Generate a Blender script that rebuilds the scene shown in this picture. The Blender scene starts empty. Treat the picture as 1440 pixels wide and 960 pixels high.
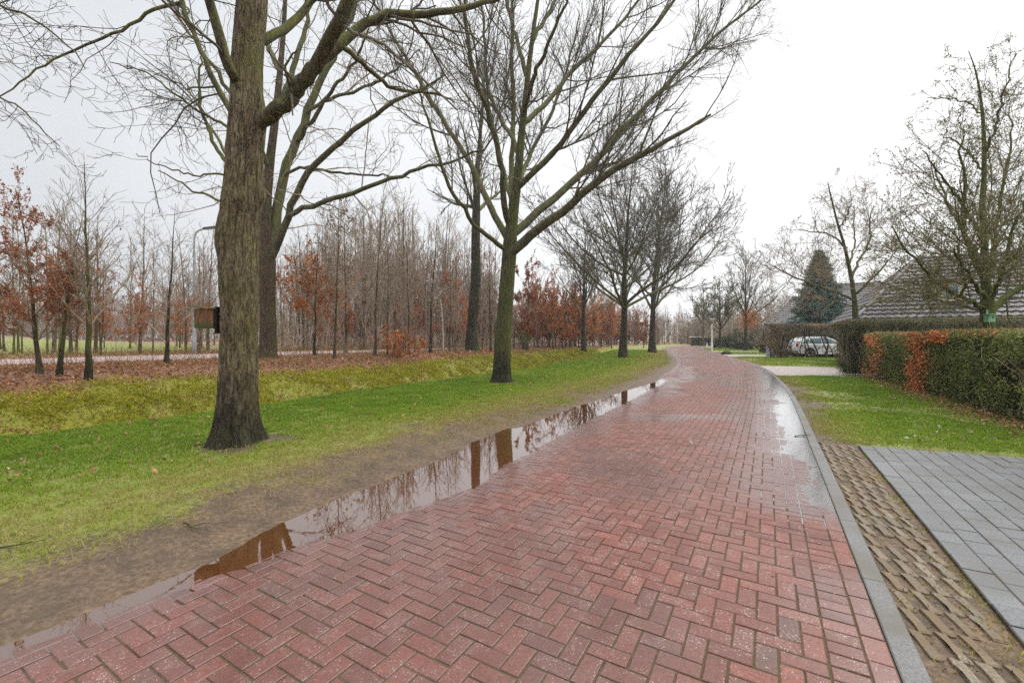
import bpy, math, random
import numpy as np
from mathutils import Vector

# ------------------------------------------------------------------ camera numbers
F, H, HZ, CX = 612.0, 1.45, 474.0, 720.0      # focal length in photo pixels, eye height, horizon row, centre column
scene = bpy.context.scene
COL = scene.collection
random.seed(7)

def at(x, y, Z):
    return np.array([(x - CX) / F * Z, Z, H - (y - HZ) / F * Z])

def gp(x, y, z=0.0):
    Z = (H - z) * F / (y - HZ)
    return np.array([(x - CX) / F * Z, Z])

# ------------------------------------------------------------------ noise
def _hash(ix, iy, iz, seed):
    h = (ix * 374761393 + iy * 668265263 + iz * 2147483647 + seed * 1274126177) & 0xFFFFFFFF
    h = ((h ^ (h >> 13)) * 1274126177) & 0xFFFFFFFF
    h = ((h ^ (h >> 16)) * 2246822519) & 0xFFFFFFFF
    return ((h ^ (h >> 15)) & 0xFFFFFF) / float(0xFFFFFF)

def vnoise(p, seed=0):
    p = np.asarray(p, dtype=np.float64)
    i = np.floor(p).astype(np.int64)
    f = p - i
    f = f * f * (3 - 2 * f)
    out = 0
    for dx in (0, 1):
        wx = f[:, 0] if dx else 1 - f[:, 0]
        for dy in (0, 1):
            wy = f[:, 1] if dy else 1 - f[:, 1]
            for dz in (0, 1):
                wz = f[:, 2] if dz else 1 - f[:, 2]
                out = out + wx * wy * wz * _hash(i[:, 0] + dx, i[:, 1] + dy, i[:, 2] + dz, seed)
    return out

def fbm(p, oct=4, seed=0):
    p = np.asarray(p, dtype=np.float64)
    s, a, t = 0, 1.0, 0
    for o in range(oct):
        s = s + a * vnoise(p * (2 ** o) + o * 17.3, seed + o)
        t += a
        a *= 0.5
    return s / t

def fbm2(x, y, sc, oct=4, seed=0):
    return fbm(np.stack([x * sc, y * sc, np.zeros_like(x)], 1), oct, seed)

def sstep(a, b, x):
    t = np.clip((x - a) / (b - a), 0, 1)
    return t * t * (3 - 2 * t)

# ------------------------------------------------------------------ objects
def mesh_np(name, V, Q=None, T=None, attrs=None, smooth=False):
    me = bpy.data.meshes.new(name)
    V = np.asarray(V, dtype=np.float32).reshape(-1, 3)
    Q = np.zeros((0, 4), np.int32) if Q is None else np.asarray(Q, np.int32).reshape(-1, 4)
    T = np.zeros((0, 3), np.int32) if T is None else np.asarray(T, np.int32).reshape(-1, 3)
    me.vertices.add(len(V))
    me.vertices.foreach_set('co', V.ravel())
    nl = len(Q) * 4 + len(T) * 3
    me.loops.add(nl)
    me.loops.foreach_set('vertex_index', np.concatenate([Q.ravel(), T.ravel()]).astype(np.int32))
    npoly = len(Q) + len(T)
    me.polygons.add(npoly)
    st = np.concatenate([np.arange(len(Q)) * 4, len(Q) * 4 + np.arange(len(T)) * 3]).astype(np.int32)
    me.polygons.foreach_set('loop_start', st)
    me.polygons.foreach_set('use_smooth', np.full(npoly, bool(smooth), dtype=bool))
    for k, a in (attrs or {}).items():
        a = np.asarray(a, np.float32)
        if a.ndim == 1:
            at_ = me.attributes.new(k, 'FLOAT', 'POINT')
            at_.data.foreach_set('value', a)
        else:
            at_ = me.attributes.new(k, 'FLOAT_COLOR', 'POINT')
            at_.data.foreach_set('color', a.ravel())
    me.update(calc_edges=True)
    me.validate()
    return me

def tag(o, label=None, cat=None, group=None, kind=None):
    if label: o['label'] = label
    if cat: o['category'] = cat
    if group: o['group'] = group
    if kind: o['kind'] = kind
    return o

def obj(name, me, mat=None, parent=None, loc=None):
    o = bpy.data.objects.new(name, me)
    COL.objects.link(o)
    if mat is not None and not me.materials:
        me.materials.append(mat)
    if parent is not None: o.parent = parent
    if loc is not None: o.location = loc
    return o

def thing(name, label, cat, loc=(0, 0, 0), rotz=0.0, group=None):
    o = bpy.data.objects.new(name, None)
    COL.objects.link(o)
    o.empty_display_size = 0.2
    o.location = loc
    o.rotation_euler = (0, 0, rotz)
    return tag(o, label, cat, group)

def dup(root, loc, rotz=0.0, scale=1.0, label=None, group=None):
    r = root.copy(); COL.objects.link(r)
    r.location = loc; r.rotation_euler = (0, 0, rotz)
    r.scale = (scale, scale, scale) if not isinstance(scale, tuple) else scale
    if label: r['label'] = label
    if group: r['group'] = group
    elif 'group' in r: del r['group']
    for ch in list(root.children):
        c = ch.copy(); COL.objects.link(c); c.parent = r
        for g in ch.children:
            d = g.copy(); COL.objects.link(d); d.parent = c
    return r

class MB:
    """collects simple shapes into one mesh"""
    def __init__(s): s.v = []; s.q = []; s.t = []; s.n = 0
    def add(s, V, Q=(), T=()):
        V = np.asarray(V, float).reshape(-1, 3)
        s.v.append(V)
        if len(Q): s.q.append(np.asarray(Q, int).reshape(-1, 4) + s.n)
        if len(T): s.t.append(np.asarray(T, int).reshape(-1, 3) + s.n)
        s.n += len(V)
        return s
    def box(s, c, d, rz=0.0, bev=0.0, tilt=None):
        x, y, z = d[0] / 2, d[1] / 2, d[2] / 2
        b = bev
        if b <= 0:
            V = np.array([[sx * x, sy * y, sz * z] for sz in (-1, 1) for sx, sy in ((-1, -1), (1, -1), (1, 1), (-1, 1))])
            Q = [(3, 2, 1, 0), (4, 5, 6, 7), (0, 1, 5, 4), (1, 2, 6, 5), (2, 3, 7, 6), (3, 0, 4, 7)]
        else:
            rings = []
            for zz, ins in ((-z, b), (-z + b, 0), (z - b, 0), (z, b)):
                for sx, sy in ((-1, -1), (1, -1), (1, 1), (-1, 1)):
                    ax, ay = x - ins, y - ins
                    # two verts per corner
                    if sx * sy > 0:
                        rings += [[sx * (ax), sy * (ay - b), zz], [sx * (ax - b), sy * ay, zz]]
                    else:
                        rings += [[sx * (ax - b), sy * ay, zz], [sx * ax, sy * (ay - b), zz]]
            V = np.array(rings)
            # order the 8 points of each ring by angle
            order = np.argsort(np.arctan2(V[8:16, 1] / y, V[8:16, 0] / x))
            V = np.concatenate([V[k * 8:(k + 1) * 8][order] for k in range(4)])
            Q = []
            for k in range(3):
                for i in range(8):
                    j = (i + 1) % 8
                    Q.append((k * 8 + i, k * 8 + j, k * 8 + 8 + j, k * 8 + 8 + i))
            for base, flip in ((0, True), (24, False)):
                qs = [(0, 1, 2, 3), (0, 3, 4, 7), (4, 5, 6, 7)]
                for q in qs:
                    q = tuple(base + a for a in q)
                    Q.append(q[::-1] if flip else q)
        if tilt is not None:
            a = tilt; ca, sa = math.cos(a), math.sin(a)
            V = np.stack([V[:, 0], V[:, 1] * ca - V[:, 2] * sa, V[:, 1] * sa + V[:, 2] * ca], 1)
        ca, sa = math.cos(rz), math.sin(rz)
        V = np.stack([V[:, 0] * ca - V[:, 1] * sa, V[:, 0] * sa + V[:, 1] * ca, V[:, 2]], 1) + np.asarray(c, float)
        return s.add(V, Q)
    def lathe(s, prof, c=(0, 0, 0), n=24, axis='z'):
        k = len(prof)
        a = np.arange(n) * 2 * math.pi / n
        V = []
        for r, z in prof:
            V.append(np.stack([r * np.cos(a), r * np.sin(a), np.full(n, z)], 1))
        V = np.concatenate(V)
        Q = []
        for i in range(k - 1):
            for j in range(n):
                jj = (j + 1) % n
                Q.append((i * n + j, i * n + jj, (i + 1) * n + jj, (i + 1) * n + j))
        if axis == 'y': V = V[:, [0, 2, 1]] * np.array([1, 1, -1])
        if axis == 'x': V = V[:, [2, 1, 0]] * np.array([1, 1, -1])
        return s.add(V + np.asarray(c, float), Q)
    def tube(s, pts, rad, n=8):
        P = np.asarray(pts, float)[None]; R = np.broadcast_to(np.asarray(rad, float), (P.shape[1],))[None]
        V, Q = tubes(P, R, n)
        s.add(V, Q)
        k = P.shape[1]
        V0 = V[-n:]
        c = P[0, -1]
        T = [(i, (i + 1) % n, n) for i in range(n)]
        s.add(np.concatenate([V0, c[None]]), T=T)
        return s
    def build(s, name, mat, parent=None, smooth=False, loc=None):
        me = mesh_np(name, np.concatenate(s.v), np.concatenate(s.q) if s.q else None, np.concatenate(s.t) if s.t else None, smooth=smooth)
        return obj(name, me, mat, parent, loc)

def tubes(P, R, n):
    """P (N,K,3) centre lines, R (N,K) radii -> vertices, quads"""
    N, K, _ = P.shape
    T = np.empty_like(P)
    T[:, 1:-1] = P[:, 2:] - P[:, :-2]
    T[:, 0] = P[:, 1] - P[:, 0]
    T[:, -1] = P[:, -1] - P[:, -2]
    T /= np.linalg.norm(T, axis=2, keepdims=True) + 1e-9
    mean = P[:, -1] - P[:, 0]
    mean = mean / (np.linalg.norm(mean, axis=1, keepdims=True) + 1e-9)
    ref = np.where(np.abs(mean[:, 2:3]) > 0.8, np.array([[1.0, 0.13, 0]]), np.array([[0.05, 0.1, 1.0]]))
    ref = np.broadcast_to(ref[:, None, :], P.shape)
    U = np.cross(T, ref)
    U /= np.linalg.norm(U, axis=2, keepdims=True) + 1e-9
    W = np.cross(T, U)
    a = np.arange(n) * 2 * math.pi / n
    V = P[:, :, None, :] + R[:, :, None, None] * (np.cos(a)[None, None, :, None] * U[:, :, None, :] + np.sin(a)[None, None, :, None] * W[:, :, None, :])
    idx = np.arange(N * K * n).reshape(N, K, n)
    A = idx[:, :-1, :]; B = np.roll(A, -1, axis=2); C = idx[:, 1:, :]; D = np.roll(C, -1, axis=2)
    Q = np.stack([A, C, D, B], axis=3).reshape(-1, 4)[:, ::-1]
    return V.reshape(-1, 3), Q

# ------------------------------------------------------------------ materials
def new_mat(name):
    m = bpy.data.materials.new(name)
    m.use_nodes = True
    nt = m.node_tree
    for n in list(nt.nodes): nt.nodes.remove(n)
    out = nt.nodes.new('ShaderNodeOutputMaterial')
    b = nt.nodes.new('ShaderNodeBsdfPrincipled')
    nt.links.new(b.outputs[0], out.inputs[0])
    return m, nt, b, out

def N(nt, t, **kw):
    n = nt.nodes.new(t)
    for k, v in kw.items():
        if k in n.inputs: n.inputs[k].default_value = v
        else: setattr(n, k, v)
    return n

def rgba(c): return (c[0], c[1], c[2], 1.0)

def ramp(nt, fac, stops, interp='LINEAR'):
    r = nt.nodes.new('ShaderNodeValToRGB')
    r.color_ramp.interpolation = interp
    el = r.color_ramp.elements
    while len(el) > 1: el.remove(el[-1])
    el[0].position = stops[0][0]; el[0].color = rgba(stops[0][1])
    for p, c in stops[1:]:
        e = el.new(p); e.color = rgba(c)
    nt.links.new(fac, r.inputs[0])
    return r.outputs[0]

def framp(nt, fac, stops):
    return ramp(nt, fac, [(p, (v, v, v)) for p, v in stops])

def mixc(nt, fac, a, b, mode='MIX'):
    n = nt.nodes.new('ShaderNodeMix'); n.data_type = 'RGBA'; n.blend_type = mode
    for sock, v in ((0, fac), (6, a), (7, b)):
        if hasattr(v, 'node'): nt.links.new(v, n.inputs[sock])
        elif sock == 0: n.inputs[0].default_value = v
        else: n.inputs[sock].default_value = rgba(v)
    return n.outputs[2]

def math_(nt, op, a, b=None, clamp=False):
    n = nt.nodes.new('ShaderNodeMath'); n.operation = op; n.use_clamp = clamp
    for i, v in enumerate((a, b)):
        if v is None: continue
        if hasattr(v, 'node'): nt.links.new(v, n.inputs[i])
        else: n.inputs[i].default_value = v
    return n.outputs[0]

def coords(nt, scale=(1, 1, 1), kind='Object'):
    tc = nt.nodes.new('ShaderNodeTexCoord')
    mp = nt.nodes.new('ShaderNodeMapping')
    mp.inputs['Scale'].default_value = scale
    nt.links.new(tc.outputs[kind], mp.inputs[0])
    return mp.outputs[0]

def noise(nt, vec, scale, detail=4, rough=0.55, dist=0.0):
    n = nt.nodes.new('ShaderNodeTexNoise')
    n.inputs['Scale'].default_value = scale; n.inputs['Detail'].default_value = detail
    n.inputs['Roughness'].default_value = rough; n.inputs['Distortion'].default_value = dist
    if vec is not None: nt.links.new(vec, n.inputs['Vector'])
    return n.outputs[0]

def attr(nt, name, out='Fac'):
    n = nt.nodes.new('ShaderNodeAttribute'); n.attribute_name = name
    return n.outputs[out]

def bump(nt, b, h, strength=0.5, dist=0.02):
    n = nt.nodes.new('ShaderNodeBump')
    n.inputs['Strength'].default_value = strength; n.inputs['Distance'].default_value = dist
    nt.links.new(h, n.inputs['Height'])
    nt.links.new(n.outputs[0], b.inputs['Normal'])
    return n

def simple(name, col, rough=0.6, spec=0.5, metal=0.0, var=0.15, scale=8.0):
    m, nt, b, _ = new_mat(name)
    f = noise(nt, coords(nt), scale)
    d = tuple(c * (1 - var) for c in col); l = tuple(min(1, c * (1 + var)) for c in col)
    nt.links.new(ramp(nt, f, [(0.3, d), (0.7, l)]), b.inputs['Base Color'])
    b.inputs['Roughness'].default_value = rough
    b.inputs['Specular IOR Level'].default_value = spec
    b.inputs['Metallic'].default_value = metal
    return m
# ------------------------------------------------------------------ the materials of the place
def mat_leafy(name, stops, rough=0.55, trans=0.25, spec=0.3):
    """colour by the per-leaf attribute rnd"""
    m, nt, b, out = new_mat(name)
    c = ramp(nt, attr(nt, 'rnd'), stops)
    nt.links.new(c, b.inputs['Base Color'])
    b.inputs['Roughness'].default_value = rough
    b.inputs['Specular IOR Level'].default_value = spec
    if trans > 0:
        tr = N(nt, 'ShaderNodeBsdfTranslucent'); nt.links.new(c, tr.inputs[0])
        mx = N(nt, 'ShaderNodeMixShader'); mx.inputs[0].default_value = trans
        nt.links.new(b.outputs[0], mx.inputs[1]); nt.links.new(tr.outputs[0], mx.inputs[2])
        nt.links.new(mx.outputs[0], out.inputs[0])
    return m

def mat_bark(name, dark, mid, light, moss=(0.09, 0.11, 0.015), moss_amt=0.3, sc=1.0, bumpd=0.02, stretch=5.0, lichen=0.0, low=None):
    m, nt, b, _ = new_mat(name)
    co = coords(nt, (stretch * sc, stretch * sc, 1.0 * sc))
    f1 = noise(nt, co, 5.0, 6, 0.65, 0.4)
    fc = noise(nt, coords(nt, (stretch * sc * 1.5, stretch * sc * 1.5, 1.3 * sc)), 5.0, 3, 0.5, 0.8)
    crack = framp(nt, math_(nt, 'ABSOLUTE', math_(nt, 'SUBTRACT', fc, 0.5)), [(0.0, 1.0), (0.045, 0.0)])
    big = noise(nt, coords(nt), 1.7, 3)
    fine = noise(nt, coords(nt), 40.0, 3)
    c = ramp(nt, f1, [(0.36, dark), (0.50, mid), (0.64, light)])
    c = mixc(nt, 0.35, c, mixc(nt, fine, dark, light), 'MIX')
    c = mixc(nt, math_(nt, 'MULTIPLY', crack, 0.75), c, tuple(0.5 * v for v in dark))
    # green algae and moss, thick on one side and on top of limbs
    geo = N(nt, 'ShaderNodeNewGeometry')
    sep = N(nt, 'ShaderNodeSeparateXYZ'); nt.links.new(geo.outputs['Normal'], sep.inputs[0])
    side = math_(nt, 'ADD', math_(nt, 'MULTIPLY', sep.outputs[2], 0.45), math_(nt, 'MULTIPLY', sep.outputs[0], 0.18))
    mf = math_(nt, 'ADD', math_(nt, 'ADD', side, math_(nt, 'MULTIPLY', big, 0.9)), moss_amt - 0.62)
    mf = math_(nt, 'MULTIPLY', math_(nt, 'ADD', mf, math_(nt, 'MULTIPLY', math_(nt, 'SUBTRACT', f1, 0.5), 0.8)), 2.2, True)
    c = mixc(nt, math_(nt, 'MULTIPLY', mf, 0.8), c, mixc(nt, fine, tuple(0.6 * v for v in moss), tuple(1.5 * v for v in moss)))
    if lichen > 0:
        vo = N(nt, 'ShaderNodeTexVoronoi'); vo.inputs['Scale'].default_value = 22.0
        nt.links.new(coords(nt), vo.inputs['Vector'])
        sp = framp(nt, vo.outputs['Distance'], [(0.10, lichen), (0.2, 0.0)])
        sp2 = math_(nt, 'MULTIPLY', sp, framp(nt, noise(nt, coords(nt), 6.0), [(0.5, 0), (0.62, 1)]))
        c = mixc(nt, sp2, c, (0.34, 0.35, 0.29))
    if low is not None:      # wet foot of the trunk (water stain with its own ragged edge)
        sepz = N(nt, 'ShaderNodeSeparateXYZ'); nt.links.new(coords(nt), sepz.inputs[0])
        hz = math_(nt, 'ADD', sepz.outputs[2], math_(nt, 'ADD', math_(nt, 'MULTIPLY', f1, 0.7), math_(nt, 'MULTIPLY', big, 1.1)))
        wet = framp(nt, math_(nt, 'MULTIPLY', hz, 0.4), [(0.48, 1.0), (0.78, 0.0)])
        c = mixc(nt, math_(nt, 'MULTIPLY', wet, 0.8), c, low)
    nt.links.new(c, b.inputs['Base Color'])
    b.inputs['Roughness'].default_value = 0.8
    b.inputs['Specular IOR Level'].default_value = 0.25
    bump(nt, b, math_(nt, 'SUBTRACT', f1, math_(nt, 'MULTIPLY', crack, 0.45)), 0.9, bumpd)
    return m

M = {}
M['oak_bark'] = mat_bark('oak_bark', (0.028, 0.017, 0.011), (0.14, 0.090, 0.056), (0.36, 0.285, 0.21), moss=(0.13, 0.13, 0.035), moss_amt=0.24, lichen=0.9, low=(0.018, 0.014, 0.011), bumpd=0.025, stretch=4.0)
M['oak_limb'] = mat_bark('oak_limb_bark', (0.030, 0.024, 0.016), (0.085, 0.066, 0.045), (0.18, 0.150, 0.11), moss=(0.13, 0.14, 0.02), moss_amt=0.34, lichen=0.6, bumpd=0.012, stretch=2.0)
M['row_bark'] = mat_bark('row_bark', (0.022, 0.020, 0.012), (0.070, 0.058, 0.032), (0.14, 0.125, 0.075), moss=(0.10, 0.11, 0.022), moss_amt=0.38, sc=1.0, stretch=4.0, low=(0.016, 0.013, 0.010))
M['brown_bark'] = mat_bark('brown_bark', (0.035, 0.024, 0.017), (0.105, 0.068, 0.045), (0.17, 0.125, 0.09), moss=(0.08, 0.085, 0.02), moss_amt=0.16, stretch=4.0)
M['limb'] = mat_bark('limb_bark', (0.040, 0.035, 0.024), (0.105, 0.090, 0.060), (0.19, 0.168, 0.12), moss=(0.12, 0.13, 0.035), moss_amt=0.33, stretch=1.5, bumpd=0.006)
M['dark_bark'] = mat_bark('dark_bark', (0.018, 0.014, 0.010), (0.045, 0.036, 0.026), (0.085, 0.07, 0.05), moss_amt=0.12, stretch=4.0)
M['mossy_bark'] = mat_bark('mossy_bark', (0.030, 0.028, 0.012), (0.075, 0.070, 0.028), (0.12, 0.115, 0.05), moss=(0.11, 0.125, 0.022), moss_amt=0.45, stretch=2.5, bumpd=0.008)
M['twig'] = simple('twig_bark', (0.125, 0.108, 0.084), 0.8, 0.2, var=0.35, scale=3)
M['twig_green'] = simple('olive_twig_bark', (0.13, 0.115, 0.055), 0.8, 0.2, var=0.35, scale=3)
M['twig_brown'] = simple('brown_twig_bark', (0.30, 0.235, 0.185), 0.8, 0.2, var=0.35, scale=3)
M['birch'] = simple('birch_bark', (0.50, 0.44, 0.36), 0.7, 0.2, var=0.25, scale=9)

M['rust'] = mat_leafy('rust_leaf', [(0.0, (0.20, 0.060, 0.025)), (0.4, (0.40, 0.125, 0.038)), (0.75, (0.58, 0.22, 0.06)), (1.0, (0.72, 0.36, 0.11))], trans=0.35)
M['russet'] = mat_leafy('russet_leaf', [(0.0, (0.17, 0.055, 0.028)), (0.5, (0.36, 0.120, 0.052)), (1.0, (0.52, 0.22, 0.10))], trans=0.35)
M['beech'] = mat_leafy('orange_beech_leaf', [(0.0, (0.336, 0.090, 0.034)), (0.5, (0.616, 0.213, 0.078)), (1.0, (0.829, 0.370, 0.168))], trans=0.25)
M['hedge'] = mat_leafy('hornbeam_leaf', [(0.0, (0.075, 0.090, 0.030)), (0.35, (0.151, 0.182, 0.047)), (0.6, (0.225, 0.268, 0.064)), (0.78, (0.321, 0.300, 0.118)), (0.86, (0.408, 0.278, 0.129)), (1.0, (0.601, 0.321, 0.161))], trans=0.2, spec=0.35)
M['hedge_dark'] = mat_leafy('privet_leaf', [(0.0, (0.061, 0.072, 0.032)), (0.5, (0.126, 0.133, 0.061)), (0.8, (0.193, 0.178, 0.091)), (1.0, (0.325, 0.203, 0.132))], trans=0.15)
M['hedge_brown'] = mat_leafy('withered_hedge_leaf', [(0.0, (0.075, 0.060, 0.041)), (0.5, (0.160, 0.120, 0.079)), (0.8, (0.263, 0.188, 0.112)), (1.0, (0.413, 0.263, 0.150))], trans=0.2)
M['bush_green'] = mat_leafy('evergreen_leaf', [(0.0, (0.042, 0.070, 0.021)), (0.5, (0.098, 0.154, 0.042)), (1.0, (0.182, 0.238, 0.070))], trans=0.15)
M['bush_dark'] = mat_leafy('dark_evergreen_leaf', [(0.0, (0.022, 0.034, 0.022)), (0.5, (0.042, 0.059, 0.036)), (1.0, (0.084, 0.098, 0.056))], trans=0.1)
M['willow'] = mat_leafy('olive_catkin', [(0.0, (0.07, 0.07, 0.03)), (0.5, (0.13, 0.125, 0.055)), (1.0, (0.21, 0.19, 0.09))], trans=0.2)
M['spruce'] = mat_leafy('spruce_needle', [(0.0, (0.050, 0.090, 0.075)), (0.5, (0.110, 0.180, 0.150)), (1.0, (0.22, 0.31, 0.26))], trans=0.15)
M['willow_dry'] = mat_leafy('withered_olive_leaf', [(0.0, (0.09, 0.07, 0.03)), (0.5, (0.19, 0.155, 0.065)), (1.0, (0.30, 0.24, 0.10))], trans=0.3)
M['dry_leaf'] = mat_leafy('withered_leaf', [(0.0, (0.077, 0.050, 0.031)), (0.5, (0.176, 0.105, 0.050)), (1.0, (0.297, 0.187, 0.088))], trans=0.3)
M['grass'] = mat_leafy('grass_blade', [(0.0, (0.085, 0.140, 0.009)), (0.34, (0.150, 0.258, 0.014)), (0.62, (0.225, 0.325, 0.022)), (0.80, (0.30, 0.300, 0.050)), (1.0, (0.38, 0.29, 0.13))], trans=0.3, spec=0.25)
M['straw'] = mat_leafy('dry_grass_blade', [(0.0, (0.149, 0.115, 0.040)), (0.5, (0.276, 0.196, 0.075)), (1.0, (0.437, 0.310, 0.138))], trans=0.3)
M['moss'] = mat_leafy('moss_tuft', [(0.0, (0.121, 0.129, 0.008)), (0.45, (0.274, 0.282, 0.016)), (0.8, (0.435, 0.402, 0.025)), (1.0, (0.515, 0.386, 0.097))], trans=0.3)
M['litter'] = mat_leafy('fallen_leaf', [(0.0, (0.137, 0.068, 0.039)), (0.35, (0.274, 0.132, 0.071)), (0.7, (0.435, 0.217, 0.113)), (0.92, (0.612, 0.322, 0.177)), (1.0, (0.724, 0.580, 0.419))], trans=0.1)
M['pale_leaf'] = mat_leafy('pale_fallen_leaf', [(0.0, (0.35, 0.12, 0.05)), (0.5, (0.42, 0.34, 0.26)), (1.0, (0.55, 0.52, 0.46))], trans=0.1)

# ground: soil with grass, moss, leaf litter and mud by the painted-in cover attribute
def mat_ground():
    m, nt, b, _ = new_mat('ground_cover')
    sep = N(nt, 'ShaderNodeSeparateColor'); nt.links.new(attr(nt, 'cover', 'Color'), sep.inputs[0])
    co = coords(nt)
    n1 = noise(nt, co, 3.0, 6, 0.6); n2 = noise(nt, co, 28.0, 5, 0.65); n3 = noise(nt, co, 130.0, 3, 0.6)
    soil = ramp(nt, n2, [(0.32, (0.050, 0.029, 0.016)), (0.5, (0.130, 0.080, 0.045)), (0.68, (0.235, 0.160, 0.098))])
    soil = mixc(nt, math_(nt, 'MULTIPLY', n3, 0.45), soil, (0.19, 0.14, 0.09))
    wetdark = framp(nt, n1, [(0.38, 1.0), (0.6, 0.0)])
    soil = mixc(nt, math_(nt, 'MULTIPLY', wetdark, 0.6), soil, (0.048, 0.032, 0.022))
    gr = ramp(nt, n2, [(0.25, (0.085, 0.095, 0.012)), (0.5, (0.17, 0.20, 0.020)), (0.75, (0.25, 0.26, 0.04))])
    gr = mixc(nt, framp(nt, n1, [(0.42, 0), (0.62, 0.65)]), gr, (0.20, 0.165, 0.06))
    ms = ramp(nt, n2, [(0.25, (0.08, 0.072, 0.008)), (0.5, (0.19, 0.185, 0.012)), (0.75, (0.31, 0.29, 0.02))])
    lt = ramp(nt, n2, [(0.25, (0.10, 0.052, 0.032)), (0.5, (0.22, 0.115, 0.066)), (0.75, (0.36, 0.21, 0.12))])
    def edge(ch, w=0.5):
        f = math_(nt, 'ADD', ch, math_(nt, 'MULTIPLY', math_(nt, 'SUBTRACT', math_(nt, 'ADD', math_(nt, 'MULTIPLY', n2, 0.6), math_(nt, 'MULTIPLY', n1, 0.4)), 0.5), 1.3))
        return framp(nt, f, [(0.35, 0.0), (0.65, 1.0)])
    c = mixc(nt, edge(sep.outputs[0]), soil, gr)
    c = mixc(nt, edge(sep.outputs[1]), c, ms)
    c = mixc(nt, edge(sep.outputs[2]), c, lt)
    nt.links.new(c, b.inputs['Base Color'])
    r = framp(nt, n1, [(0.35, 0.35), (0.6, 0.8)])
    nt.links.new(r, b.inputs['Roughness'])
    b.inputs['Specular IOR Level'].default_value = 0.35
    bump(nt, b, math_(nt, 'ADD', n2, math_(nt, 'MULTIPLY', n3, 0.4)), 0.7, 0.03)
    return m
M['ground'] = mat_ground()

def mat_brick():
    m, nt, b, _ = new_mat('red_brick_paving')
    co = coords(nt)
    rn = attr(nt, 'rnd'); wet = attr(nt, 'wet')
    base = ramp(nt, rn, [(0.0, (0.125, 0.050, 0.038)), (0.3, (0.172, 0.062, 0.045)), (0.65, (0.218, 0.073, 0.051)), (0.92, (0.262, 0.083, 0.055)), (1.0, (0.13, 0.075, 0.060))])
    n1 = noise(nt, co, 45.0, 5, 0.7); n2 = noise(nt, co, 0.8, 4, 0.6); n3 = noise(nt, co, 6.0, 5, 0.65)
    n4 = noise(nt, co, 170.0, 3, 0.6)
    c = mixc(nt, math_(nt, 'MULTIPLY', framp(nt, n1, [(0.40, 0.85), (0.56, 0.0)]), 0.75), base, (0.085, 0.045, 0.040))
    c = mixc(nt, framp(nt, n4, [(0.36, 0.75), (0.50, 0.0)]), c, (0.075, 0.042, 0.038))
    c = mixc(nt, framp(nt, n4, [(0.58, 0.0), (0.72, 0.5)]), c, (0.34, 0.16, 0.125))
    c = mixc(nt, framp(nt, n3, [(0.48, 0.0), (0.75, 0.5)]), c, (0.20, 0.125, 0.110))
    # worn aggregate: pale grit that shows through
    v = N(nt, 'ShaderNodeTexVoronoi'); v.inputs['Scale'].default_value = 135.0
    wob = N(nt, 'ShaderNodeVectorMath'); wob.operation = 'ADD'
    nz = N(nt, 'ShaderNodeTexNoise'); nz.inputs['Scale'].default_value = 160.0; nt.links.new(co, nz.inputs['Vector'])
    sc_ = N(nt, 'ShaderNodeVectorMath'); sc_.operation = 'SCALE'; sc_.inputs['Scale'].default_value = 0.012
    nt.links.new(nz.outputs['Color'], sc_.inputs[0]); nt.links.new(co, wob.inputs[0]); nt.links.new(sc_.outputs[0], wob.inputs[1])
    nt.links.new(wob.outputs[0], v.inputs['Vector'])
    sepc = N(nt, 'ShaderNodeSeparateColor'); nt.links.new(v.outputs['Color'], sepc.inputs[0])
    grit = math_(nt, 'MULTIPLY', framp(nt, v.outputs['Distance'], [(0.24, 1.0), (0.40, 0.0)]), framp(nt, math_(nt, 'ADD', sepc.outputs[0], math_(nt, 'MULTIPLY', math_(nt, 'SUBTRACT', n3, 0.5), 2.2)), [(0.84, 0.0), (0.92, 1.0)]))
    c = mixc(nt, grit, c, mixc(nt, sepc.outputs[1], (0.42, 0.27, 0.22), (0.66, 0.55, 0.47)))
    # greyish dirt film, patchy along the wheel tracks
    c = mixc(nt, framp(nt, n2, [(0.45, 0.0), (0.7, 0.35)]), c, (0.21, 0.14, 0.125))
    c = mixc(nt, math_(nt, 'MULTIPLY', wet, 0.55), c, (0.085, 0.038, 0.032))
    nt.links.new(c, b.inputs['Base Color'])
    r = math_(nt, 'ADD', 0.60, math_(nt, 'MULTIPLY', math_(nt, 'SUBTRACT', n3, 0.5), 0.5))
    r = math_(nt, 'SUBTRACT', r, math_(nt, 'MULTIPLY', wet, 0.25), True)
    nt.links.new(math_(nt, 'MAXIMUM', r, 0.22), b.inputs['Roughness'])
    nt.links.new(math_(nt, 'MULTIPLY', wet, 0.85), b.inputs['Coat Weight']); b.inputs['Coat Roughness'].default_value = 0.14; b.inputs['Coat IOR'].default_value = 1.45
    b.inputs['Specular IOR Level'].default_value = 0.3
    bump(nt, b, n1, 0.7, 0.005)
    return m
M['brick'] = mat_brick()

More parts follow.
